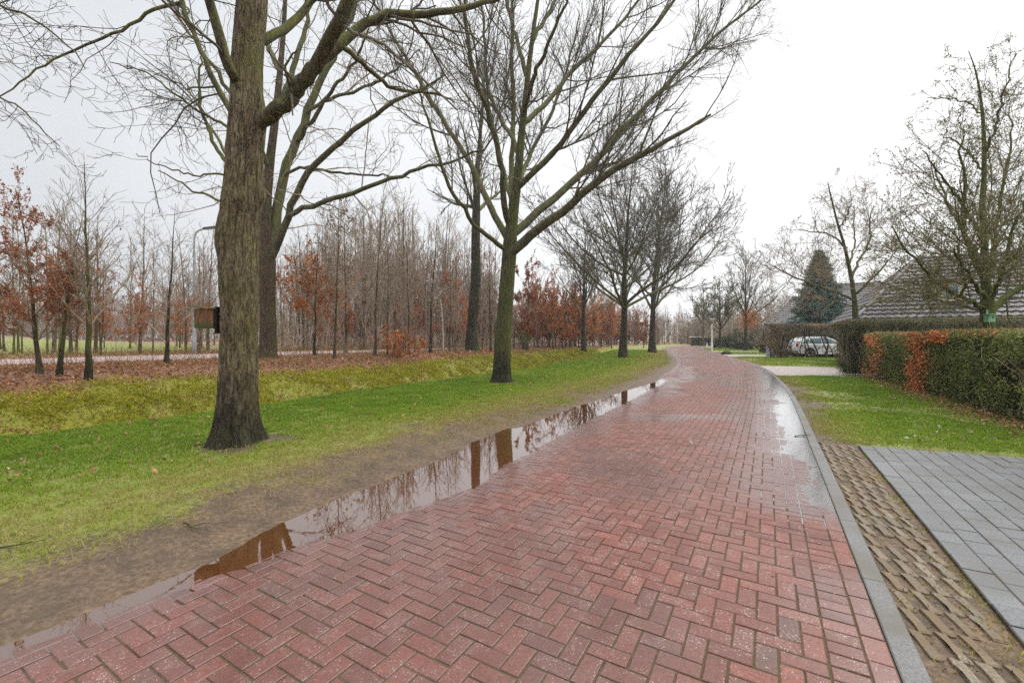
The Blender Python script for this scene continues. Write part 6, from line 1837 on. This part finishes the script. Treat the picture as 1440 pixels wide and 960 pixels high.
# ------------------------------------------------------------------ the white car behind the hedge
def car():
    Zc = 31.9
    c = at(1154.5, 503, Zc); c[2] = ground_at(c[0], c[1])
    c[2] = 0.0
    t = thing('car', 'white hatchback parked behind the bare stemmed hedge', 'car', tuple(c), rotz=math.radians(-4))
    Lh, hw = 2.13, 0.88
    # body: side outline (x forward), lofted across with rounded shoulders
    low = [(-2.10, 0.42), (-2.13, 0.62), (-2.08, 0.86), (-1.98, 0.98), (-1.5, 0.97), (-0.8, 0.95), (0.0, 0.94), (0.75, 0.94), (1.0, 0.93), (1.5, 0.83), (1.9, 0.72), (2.07, 0.60), (2.13, 0.46), (2.08, 0.28), (1.6, 0.24), (0, 0.22), (-1.6, 0.24), (-2.04, 0.30)]
    P = np.array(low); n = len(P)
    ys = [(-hw + 0.0, 0.90), (-hw + 0.02, 0.97), (-hw + 0.12, 1.0), (0, 1.015), (hw - 0.12, 1.0), (hw - 0.02, 0.97), (hw, 0.90)]
    V = []; c0 = np.array([0, 0.55])
    for y, k in ys:
        q = c0 + (P - c0) * np.array([0.94 + 0.06 * (k - .9) * 10 if k < 1 else k, k])
        V.append(np.stack([q[:, 0], np.full(n, y), q[:, 1]], 1))
    V = np.concatenate(V); Q = []
    for a in range(len(ys) - 1):
        for i in range(n):
            j = (i + 1) % n
            Q.append((a * n + i, a * n + j, (a + 1) * n + j, (a + 1) * n + i))
    V = np.concatenate([V, [[0, -hw + 0.0, 0.6], [0, hw, 0.6]]]); k = len(V)
    T = [(k - 2, (i + 1) % n, i) for i in range(n)] + [(k - 1, (len(ys) - 1) * n + i, (len(ys) - 1) * n + (i + 1) % n) for i in range(n)]
    body = obj('body', mesh_np('body', V, Q, T, smooth=False), M['car_paint'], t)
    # cabin: roof and pillars with tumblehome
    prof = [(-1.95, 0.95), (-1.62, 1.32), (-1.30, 1.46), (-0.5, 1.50), (0.05, 1.46), (0.40, 1.33), (1.02, 0.93)]
    P = np.array(prof); m = len(P)
    def wid(z): return np.interp(z, [0.93, 1.5], [hw - 0.06, hw - 0.26])
    V = np.concatenate([np.stack([P[:, 0], s * wid(P[:, 1]), P[:, 1]], 1) for s in (-1, -0.6, 0.6, 1)])
    V[m:3 * m, 2] += 0.015
    Q = [(a * m + i, a * m + i + 1, (a + 1) * m + i + 1, (a + 1) * m + i) for a in range(3) for i in range(m - 1)]
    T = [(0, i, i + 1) for i in range(1, m - 1)] + [(3 * m, 3 * m + i + 1, 3 * m + i) for i in range(1, m - 1)]
    cab = obj('cabin', mesh_np('cabin', V, Q, T), M['car_paint'], t)
    # panes
    for s in (-1, 1):
        for pts in ([(-1.30, 0.99), (-1.12, 1.36), (-0.42, 1.42), (-0.42, 0.99)], [(-0.36, 0.99), (-0.36, 1.42), (0.02, 1.39), (0.34, 1.27), (0.72, 0.99)], [(-1.72, 1.02), (-1.42, 1.33), (-1.20, 1.35), (-1.36, 1.02)]):
            V = np.array([(x, s * (wid(z) + 0.008), z) for x, z in pts])
            V2 = V - np.array([0, s * 0.02, 0]); k = len(V)
            Q = [(i, (i + 1) % k, k + (i + 1) % k, k + i) for i in range(k)]
            T = [(0, i, i + 1) for i in range(1, k - 1)]
            obj('window', mesh_np('window', np.concatenate([V, V2]), Q, T), M['glass'], t)
    def slab(name, a, b, w0, w1, mat, off=0.012):
        a = np.array(a); b = np.array(b); d = np.array([-(b[1] - a[1]), b[0] - a[0]]); d = d / np.linalg.norm(d) * off
        if d[1] < 0: d = -d
        V = [(a[0] + d[0], -w0, a[1] + d[1]), (a[0] + d[0], w0, a[1] + d[1]), (b[0] + d[0], w1, b[1] + d[1]), (b[0] + d[0], -w1, b[1] + d[1])]
        V2 = [(x - d[0] * 1.5, y, z - d[1] * 1.5) for x, y, z in V]
        obj(name, mesh_np(name, V + V2, [(0, 1, 2, 3), (0, 4, 5, 1), (1, 5, 6, 2), (2, 6, 7, 3), (3, 7, 4, 0)]), mat, t)
    slab('rear_window', (-1.90, 1.00), (-1.64, 1.29), 0.68, 0.58, M['glass'])
    slab('windscreen', (0.96, 0.965), (0.46, 1.29), 0.74, 0.62, M['glass'])
    for s in (-1, 1):
        MB().box((-2.03, s * 0.70, 0.88), (0.14, 0.26, 0.26), bev=0.02).build('tail_light', M['tail'], t)
        MB().box((2.00, s * 0.66, 0.66), (0.20, 0.32, 0.13), bev=0.02).build('headlight', M['headlamp'], t)
        MB().box((0.62, s * (hw + 0.08), 1.00), (0.14, 0.20, 0.13), bev=0.03).build('mirror', M['car_paint'], t)
        MB().box((-0.40, s * (hw + 0.004), 0.84), (0.18, 0.03, 0.03), bev=0.008).build('door_handle', M['car_trim'], t)
        for x in (-1.28, 1.32):
            MB().lathe([(0.0, -0.03), (0.375, -0.03), (0.375, 0.03), (0.0, 0.03)], (x, s * (hw - 0.02), 0.35), 28, 'y').build('wheel_arch', M['car_trim'], t)
            w = MB().lathe([(0.20, -0.10), (0.30, -0.105), (0.325, -0.07), (0.325, 0.07), (0.30, 0.105), (0.20, 0.10)], (x, s * (hw - 0.06), 0.325), 28, 'y').build('wheel', M['rubber'], t)
            rm = MB().lathe([(0.0, -0.06), (0.06, -0.07), (0.07, -0.055), (0.185, -0.075), (0.205, -0.105), (0.205, 0.105), (0.185, 0.075), (0.07, 0.055), (0.06, 0.07), (0.0, 0.06)], (x, s * (hw - 0.06), 0.325), 20, 'y')
            rm.build('rim', M['rim'], w)
    MB().box((-2.10, 0, 0.40), (0.10, 1.5, 0.16), bev=0.02).build('rear_bumper', M['car_trim'], t)
    MB().box((2.10, 0, 0.38), (0.08, 1.4, 0.14), bev=0.02).build('front_grille', M['car_trim'], t)
car()

# ------------------------------------------------------------------ street furniture
def lamp_left():
    g = on_ground(273, 497, 12, 60)
    k = g[1] / F; top = H - (322 - HZ) * k - g[2]
    t = thing('street_lamp', 'grey curved arm street lamp beyond the lane left of the big oak', 'street lamp', tuple(g))

    MB().lathe([(0.10, -0.1), (0.10, 1.0), (0.065, 1.08), (0.055, top * 0.6), (0.045, top - 0.75)], n=16).build('pole', M['grey_metal'], t, smooth=True)
    a = [(0, 0, top - 0.78), (0.01, 0, top - 0.45), (0.07, 0, top - 0.2), (0.2, 0, top - 0.07), (0.42, 0, top + 0.02), (0.55, 0, top + 0.05)]
    MB().tube(a, 0.045, 10).build('arm', M['grey_metal'], t, smooth=True)
    hd = MB().box((0, 0, 0), (0.62, 0.24, 0.11), bev=0.035).build('lamp_head', M['dark_metal'], t, loc=(0.72, 0, top + 0.09)); hd.rotation_euler = (0, math.radians(-10), 0)
    MB().box((0, 0, -0.06), (0.40, 0.17, 0.02), bev=0.006).build('lens', M['lamp_glass'], hd)
    t.rotation_euler = (0, 0, math.radians(10))
lamp_left()
def lamp_right():
    Z = 44.0; o = at(1001, 494, Z); o[2] = ground_at(o[0], o[1])
    t = thing('street_lamp', 'white post lamp with flared lantern at the road bend', 'street lamp', tuple(o))
    top = H - (448 - HZ) * Z / F - o[2]
    MB().lathe([(0.10, -0.1), (0.10, 0.9), (0.075, 0.98), (0.055, top - 0.45)], n=14).build('pole', M['white'], t, smooth=True)
    MB().lathe([(0.06, top - 0.47), (0.10, top - 0.42), (0.13, top - 0.34), (0.10, top - 0.33)], n=16).build('collar', M['dark_metal'], t, smooth=True)
    MB().lathe([(0.0, top - 0.34), (0.13, top - 0.34), (0.24, top - 0.10), (0.0, top - 0.10)], n=18).build('lamp_shade', M['lamp_glass'], t, smooth=True)
    MB().lathe([(0.0, top - 0.10), (0.30, top - 0.10), (0.30, top - 0.06), (0.16, top), (0.0, top + 0.01)], n=18).build('cap', M['cabinet'], t, smooth=True)
lamp_right()
def cabinet():
    g = on_ground(1083, 501.5, 12, 60); k = g[1] / F
    t = thing('utility_cabinet', 'plain grey utility cabinet on the grass beside the bare stemmed hedge', 'cabinet', (g[0], g[1], g[2]))
    w, h = 8.6 * k, 13.0 * k
    MB().box((0, 0, h / 2 - 0.02), (w, 0.30, h), bev=0.012).build('body', M['cabinet'], t)
    MB().box((0, -0.16, h / 2), (w - 0.06, 0.022, h - 0.10), bev=0.006).build('door', M['cabinet'], t)
    MB().box((0, 0, h + 0.0), (w + 0.05, 0.36, 0.035), bev=0.01).build('lid', M['grey_metal'], t)
cabinet()
def bollard():
    o = at(994, 487.2, 66.0); o[2] = ground_at(o[0], o[1])
    t = thing('bollard', 'small white roadside bollard left of the lamp post', 'bollard', tuple(o))
    MB().lathe([(0.10, -.05), (0.10, 0.50), (0.09, 0.55), (0.0, 0.57)], n=14).build('post', M['white'], t, smooth=True)
    MB().lathe([(0.104, 0.38), (0.104, 0.46)], n=14).build('band', M['dark_metal'], t)
bollard()
def stone():
    g = on_ground(1022, 498, 12, 60)
    t = thing('boulder', 'small dark boulder at the road edge in front of the bushes', 'stone', tuple(g))
    a = np.random.default_rng(4); n = 12
    mb = MB().lathe([(0.02, 0.30), (0.20, 0.27), (0.34, 0.14), (0.36, 0.0), (0.30, -0.1)], n=14)
    V = mb.v[0]; V *= (0.85 + 0.4 * fbm(V * 3.0, 2, 3))[:, None]; V[:, 0] *= 1.25
    mb.build('rock', M['dark_bark'], t, smooth=True)
stone()
def birdhouse():
    Z = 10.72; o = at(1391.5, 448, Z); k = Z / F
    t = thing('birdhouse', 'small pale green birdhouse on the mossy tree trunk', 'birdhouse', tuple(o))
    w, h = 9.0 * k, 10.0 * k
    MB().box((0, 0, 0), (w, 0.13, h), bev=0.006).build('box', M['box_green'], t)
    MB().box((0, -0.012, h / 2 + 0.014), (w + 0.05, 0.20, 0.022), bev=0.005).build('roof', M['box_green'], t)
    MB().lathe([(0.0, -0.004), (0.019, -0.004), (0.019, 0.004)], (0.008, -0.069, 0.03), 16, 'y').build('entrance_hole', M['hole'], t)
    MB().box((0, 0.055, h / 2 + 0.075), (0.045, 0.02, 0.12), bev=0.004).build('hanger', M['box_green'], t)
birdhouse()
# ------------------------------------------------------------------ blades, moss and leaves on the ground
def blades(name, pts, h, w, mat, seed, lean=0.5, rnd=None):
    rg = np.random.default_rng(seed)
    n = len(pts)
    a = rg.uniform(0, 6.283, n)
    side = np.stack([np.cos(a), np.sin(a), np.zeros(n)], 1) * (w / 2)[:, None]
    ln = rg.normal(0, lean, (n, 2))
    tip = pts + np.stack([ln[:, 0] * h, ln[:, 1] * h, h], 1)
    mid = pts + np.stack([ln[:, 0] * h * 0.35, ln[:, 1] * h * 0.35, h * 0.6], 1)
    V = np.stack([pts - side, pts + side, mid + side * 0.7, mid - side * 0.7, tip], 1).reshape(-1, 3)
    k = np.arange(n) * 5
    Q = np.stack([k, k + 1, k + 2, k + 3], 1); T = np.stack([k + 3, k + 2, k + 4], 1)
    r = rg.beta(2, 2.4, n) if rnd is None else rnd
    me = mesh_np(name, V, Q, T, attrs={'rnd': np.repeat(np.clip(r, 0, 1), 5)})
    return tag(obj(name, me, mat), kind='stuff')

def scatter_st(n, s0, s1, t0, t1, rg):
    s = rg.uniform(s0, s1, n); t = rg.uniform(t0, t1, n)
    x, y = st2xy(s, t)
    return x, y, s, t

def verge_grass():
    rg = np.random.default_rng(41)
    X = []; 
    for (sa, sb, n) in ((-3.5, 3, 150000), (3, 7, 190000), (7, 13, 170000), (13, 24, 110000), (24, 48, 70000)):
        x, y, s, t = scatter_st(n, sa, sb, RW + 0.15, RW + 6.6, rg)
        X.append(np.stack([x, y, s, t], 1))
    X = np.concatenate(X); x, y, s, t = X.T; d = t - RW
    n1 = fbm2(x, y, 0.55, 4, 21); n2 = fbm2(x, y, 2.6, 3, 22); n3 = fbm2(x, y, 7.0, 3, 23)
    mudw = -0.10 + 1.3 * (n1 - 0.5) + 0.9 * (n2 - 0.5)
    p = sstep(0.15, 0.7, d) * sstep(mudw - 0.3, mudw + 2.3, d) * (0.30 + 0.95 * sstep(0.32, 0.55, n3))
    # bare soil round the feet of the trees, put in as contact shading
    for tx, ty, r in ((-3.62, 5.84, 0.50), (-0.33, 13.4, 0.50)):
        p *= sstep(r * 0.5, r * 1.3, np.hypot(x - tx - 0.12, y - ty + 0.05) + 0.9 * (n2 - 0.5))
    k = rg.random(len(x)) < p
    x, y, d, n1, n2, n3 = x[k], y[k], d[k], n1[k], n2[k], n3[k]
    z = ground_z(x, y)
    dist = np.hypot(x, y)
    h = (0.020 + 0.020 * rg.random(len(x)) + 0.022 * sstep(1.0, 4.5, d) * rg.random(len(x))) * np.clip(0.9 + dist / 40, 1, 1.8)
    w = 0.0028 + 0.0006 * dist
    r = np.clip(rg.normal(0.40, 0.15, len(x)) + 0.52 * sstep(3.3, 1.0, d + 1.8 * (n2 - 0.5) + 1.2 * (n1 - 0.5)) + 0.45 * (n1 - 0.5) + 0.55 * (n2 - 0.5) + 0.35 * (n3 - 0.5), 0, 1)
    blades('grass', np.stack([x, y, z - 0.003], 1), h, w, M['grass'], 42, rnd=r, lean=0.6)

def bank_moss():
    rg = np.random.default_rng(51)
    n = 260000
    s = rg.uniform(0, 1, n) ** 1.6 * 52 - 2; d = rg.uniform(6.1, 9.9, n)
    x, y = st2xy(s, RW + d)
    n1 = fbm2(x, y, 0.55, 4, 21); n2 = fbm2(x, y, 1.8, 3, 27); n3 = fbm2(x, y, 5.0, 2, 28)
    p = sstep(6.0, 6.8, d) * sstep(9.9, 8.9, d + 1.6 * (n1 - 0.5)) * (0.2 + 0.8 * sstep(0.36, 0.56, n2))
    k = rg.random(n) < p
    x, y, s, d, n2, n3 = x[k], y[k], s[k], d[k], n2[k], n3[k]
    z = ground_z(x, y); dist = np.hypot(x, y)
    h = (0.02 + 0.05 * rg.random(len(x))) * np.clip(0.7 + dist / 25, 1, 2.2) * (0.6 + 0.9 * n3)
    r = np.clip(rg.normal(0.45, 0.18, len(x)) + 0.9 * (n2 - 0.5) + 0.25 * sstep(8.2, 9.4, d) * rg.random(len(x)), 0, 1)
    blades('moss', np.stack([x, y, z - 0.01], 1), h, 0.008 + 0.0011 * dist, M['moss'], 52, lean=0.8, rnd=r)
    # dry grass along the top of the bank
    n = 60000
    s = rg.uniform(0, 1, n) ** 1.4 * 58; d = rg.normal(10.1, 0.8, n)
    x, y = st2xy(s, RW + d); n1 = fbm2(x, y, 0.7, 3, 29)
    k = rg.random(n) < sstep(0.42, 0.6, n1) * (0.35 + 0.65 * sstep(14, 22, s)); x, y = x[k], y[k]
    z = ground_z(x, y); dist = np.hypot(x, y)
    h = (0.05 + 0.13 * rg.random(len(x)))
    blades('dry_grass', np.stack([x, y, z - 0.01], 1), h, 0.004 + 0.0008 * dist, M['straw'], 53, lean=0.9)

def bank_litter():
    rg = np.random.default_rng(61)
    n = 120000
    s = rg.uniform(0, 1, n) ** 1.5 * 60 - 2; d = rg.uniform(7.2, 14.6, n)
    x, y = st2xy(s, RW + d)
    n1 = fbm2(x, y, 0.55, 4, 21); n2 = fbm2(x, y, 2.0, 3, 62)
    p = np.maximum(sstep(8.7, 9.8, d + 1.6 * (n1 - 0.5)), 0.22 * (n2 > 0.5) * (d > 7.4)) * (0.45 + 0.55 * sstep(0.4, 0.55, n2))
    k = rg.random(n) < p; x, y = x[k], y[k]
    # a few on the verge lawn, the ditch side and beyond the lane
    x2, y2, _, _ = scatter_st(2600, -2, 30, RW + 2.0, RW + 8.5, rg)
    x3, y3, _, _ = scatter_st(9000, 0, 60, RW + LANE_D1, RW + LANE_D1 + 4, rg)
    x, y = np.r_[x, x2, x3], np.r_[y, y2, y3]
    z = ground_z(x, y) + 0.012 + 0.02 * rg.random(len(x))
    sz = rg.uniform(0.04, 0.08, len(x)) * np.clip(0.7 + np.hypot(x, y) / 30, 0.8, 1.8)
    tag(obj('fallen_leaves', leaves_mesh('fallen_leaves', np.stack([x, y, z], 1), sz, rg, droop=0.0, aspect=0.6, up=2.5), M['litter']), kind='stuff')

def lawn_grass():
    rg = np.random.default_rng(71)
    X = []
    for (sa, sb, n) in ((2.5, 9, 230000), (9, 17, 150000), (17, 34, 60000), (34, 60, 30000)):
        x, y, s, t = scatter_st(n, sa, sb, -7.5 if sb < 30 else -9, -0.13, rg); X.append(np.stack([x, y, s, t], 1))
    x, y, s, t = np.concatenate(X).T; rl = -t
    ok = ~((t < DRV_T0 + 0.01) & (s < drv_edge(t) - 0.012 + 0.03 * (vnoise(np.stack([x * 14, y * 14, x * 0], 1), 3) - 0.5)))
    ok &= ~((t >= DRV_T0 - 0.02) & (s < DRV_S1 - 0.02))
    for sa, sb, ta, tb in PADS: ok &= ~((s > sa + 0.01) & (s < sb - 0.01))
    n1 = fbm2(x, y, 0.55, 4, 21); n2 = fbm2(x, y, 2.6, 3, 22); n3 = fbm2(x, y, 7.0, 3, 73)
    bare = fbm2(x, y, 0.75, 3, 79)
    p = sstep(-0.15, 0.7, rl + 0.9 * (n1 - 0.5) + 0.5 * (n2 - 0.5)) * (0.4 + 0.8 * sstep(0.32, 0.52, n3)) * sstep(0.0, 0.35, hedge_dist(x, y)) * (1 - 0.8 * sstep(0.60, 0.70, bare))
    k = ok & (rg.random(len(x)) < p)
    x, y, rl, n1, n2 = x[k], y[k], rl[k], n1[k], n2[k]
    z = ground_z(x, y); dist = np.hypot(x, y)
    h = (0.018 + 0.030 * rg.random(len(x))) * np.clip(0.9 + dist / 40, 1, 1.8)
    r = np.clip(rg.normal(0.42, 0.15, len(x)) + 0.40 * sstep(1.5, 0.2, rl + 0.8 * (n2 - 0.5)) + 0.5 * (n1 - 0.5) + 0.5 * (n2 - 0.5), 0, 1)
    blades('grass', np.stack([x, y, z - 0.003], 1), h, 0.0028 + 0.0006 * dist, M['grass'], 72, rnd=r, lean=0.6)
    # moss and weeds creeping between the zigzag pavers and along the driveway joint
    n = 9000
    x, y, s, t = scatter_st(n, -1.5, DRV_S1, DRV_T0 - 0.03, -0.12, rg)
    q = fbm2(x, y, 3.5, 3, 74); k = rg.random(n) < sstep(0.42, 0.62, q) * (0.25 + 0.75 * sstep(-0.42, -0.56, t)); x, y = x[k], y[k]
    blades('weeds', np.stack([x, y, ground_z(x, y) - 0.002], 1), 0.010 + 0.016 * rg.random(len(x)), np.full(len(x), 0.005), M['moss'], 75, lean=0.8, rnd=rg.beta(2, 2, len(x)))

def lawn_leaves():
    rg = np.random.default_rng(81)
    n = 3000
    u = rg.uniform(0, HL, n); off = rg.normal(-0.12, 0.22, n)
    x = HEDGE_A[0] + _hd[0] * u + HEDGE_N[0] * off; y = HEDGE_A[1] + _hd[1] * u + HEDGE_N[1] * off
    z = ground_z(x, y) + 0.012 + 0.02 * rg.random(n)
    tag(obj('fallen_leaves', leaves_mesh('fallen_leaves', np.stack([x, y, z], 1), rg.uniform(0.04, 0.075, n), rg, up=2.0), M['litter']), kind='stuff')
    n = 620
    x, y, s, t = scatter_st(n, DRV_S1 - 0.2, 15, -5.2, -0.2, rg)
    z = ground_z(x, y) + 0.025
    tag(obj('fallen_leaves', leaves_mesh('fallen_leaves', np.stack([x, y, z], 1), rg.uniform(0.03, 0.085, n), rg, up=3.0), M['pale_leaf']), kind='stuff')
    # chaff and crumbs in the zigzag strip, on the mud and over the bricks
    n = 5200
    x, y, s, t = scatter_st(n, -1.6, 12, -0.62, -0.1, rg); k = s < DRV_S1; x, y = x[k], y[k]
    x2, y2, s2, t2 = scatter_st(5200, -1.6, 9, RW + 0.1, RW + 2.4, rg)
    x3, y3, s3, t3 = scatter_st(700, -1.6, 14, -4.5, RW - 0.9, rg)
    z3 = np.where((t3 > 0), road_z(s3, t3) + 0.004, 0.004); ok3 = ~((t3 < -0.1) & (s3 > DRV_S1)); ok3 &= (t3 > -0.1) | (t3 < DRV_T0)
    X = np.r_[x, x2, x3[ok3]]; Y = np.r_[y, y2, y3[ok3]]
    Zz = np.r_[ground_z(x, y) + 0.006, ground_z(x2, y2) + 0.004, z3[ok3]]
    sz = rg.uniform(0.006, 0.022, len(X))
    tag(obj('leaf_crumbs', leaves_mesh('leaf_crumbs', np.stack([X, Y, Zz], 1), sz, rg, up=3.0, aspect=0.35), M['dry_leaf']), kind='stuff')
    for (px, py, lab, sz) in ((973, 627, 'pale fallen leaf lying alone on the red bricks', 0.085),):
        g = gp(px, py)
        me = leaves_mesh('fallen_leaf', np.zeros((3, 3)), np.full(3, sz), rg, up=4.0, aspect=0.7); me.materials.append(M['pale_leaf'])
        me.attributes['rnd'].data.foreach_set('value', np.full(12, 0.95, np.float32))
        tag(obj('fallen_leaf', me, None, None, (g[0], g[1], 0.012)), lab, 'leaf')

def sticks():
    rg = np.random.default_rng(91)
    for px, py, ln, ang, lab in ((18, 778, 0.30, 0.5, 'dead stick on the thin grass near the left border'), (268, 748, 0.26, -0.6, 'short dead twig on the mud by the narrow end of the puddle'), (1130, 612, 0.34, 0.3, 'forked dead twig lying in the wet strip along the kerb')):
        g = gp(px, py); s, t = xy2st(*g)
        z = ground_at(*g) if not (0 < t[0] < RW) else float(road_z(s, t)[0])
        tw = thing('fallen_twig', lab, 'twig', (g[0], g[1], max(z, -0.006) + 0.008), ang)
        P = np.array([(-ln / 2, 0, 0), (-ln * .2, .01, .004), (ln * .1, -.012, .01), (ln / 2, .015, .006)])
        m = MB().tube(P, [0.006, 0.005, 0.004, 0.002], 6)
        m.tube([(ln * .1, -.012, .01), (ln * .25, .06, .02), (ln * .35, .10, .012)], [0.003, 0.0025, 0.0015], 5)
        m.tube([(-ln * .1, .005, .006), (0, -.06, .012), (.03, -.10, .004)], [0.003, 0.0025, 0.0015], 5)
        m.build('stick', M['dark_bark'], tw, smooth=True)

build_ground()
build_road()
build_right_paving()
verge_grass()
bank_moss()
bank_litter()
lawn_grass()
lawn_leaves()
sticks()

def haze():
    m = bpy.data.materials.new('misty_air'); m.use_nodes = True
    nt = m.node_tree
    for n in list(nt.nodes): nt.nodes.remove(n)
    out = N(nt, 'ShaderNodeOutputMaterial'); v = N(nt, 'ShaderNodeVolumePrincipled')
    v.inputs['Color'].default_value = (0.93, 0.95, 0.97, 1); v.inputs['Density'].default_value = HAZE; v.inputs['Anisotropy'].default_value = 0.2
    nt.links.new(v.outputs[0], out.inputs['Volume'])
    x0, x1, y0, y1, z0, z1 = -720, 720, -80, 1500, -3.0, 20.0
    o = MB().box(((x0 + x1) / 2, (y0 + y1) / 2, (z0 + z1) / 2), (x1 - x0, y1 - y0, z1 - z0)).build('haze', m)
    tag(o, kind='stuff')
HAZE = 0.0008
haze()
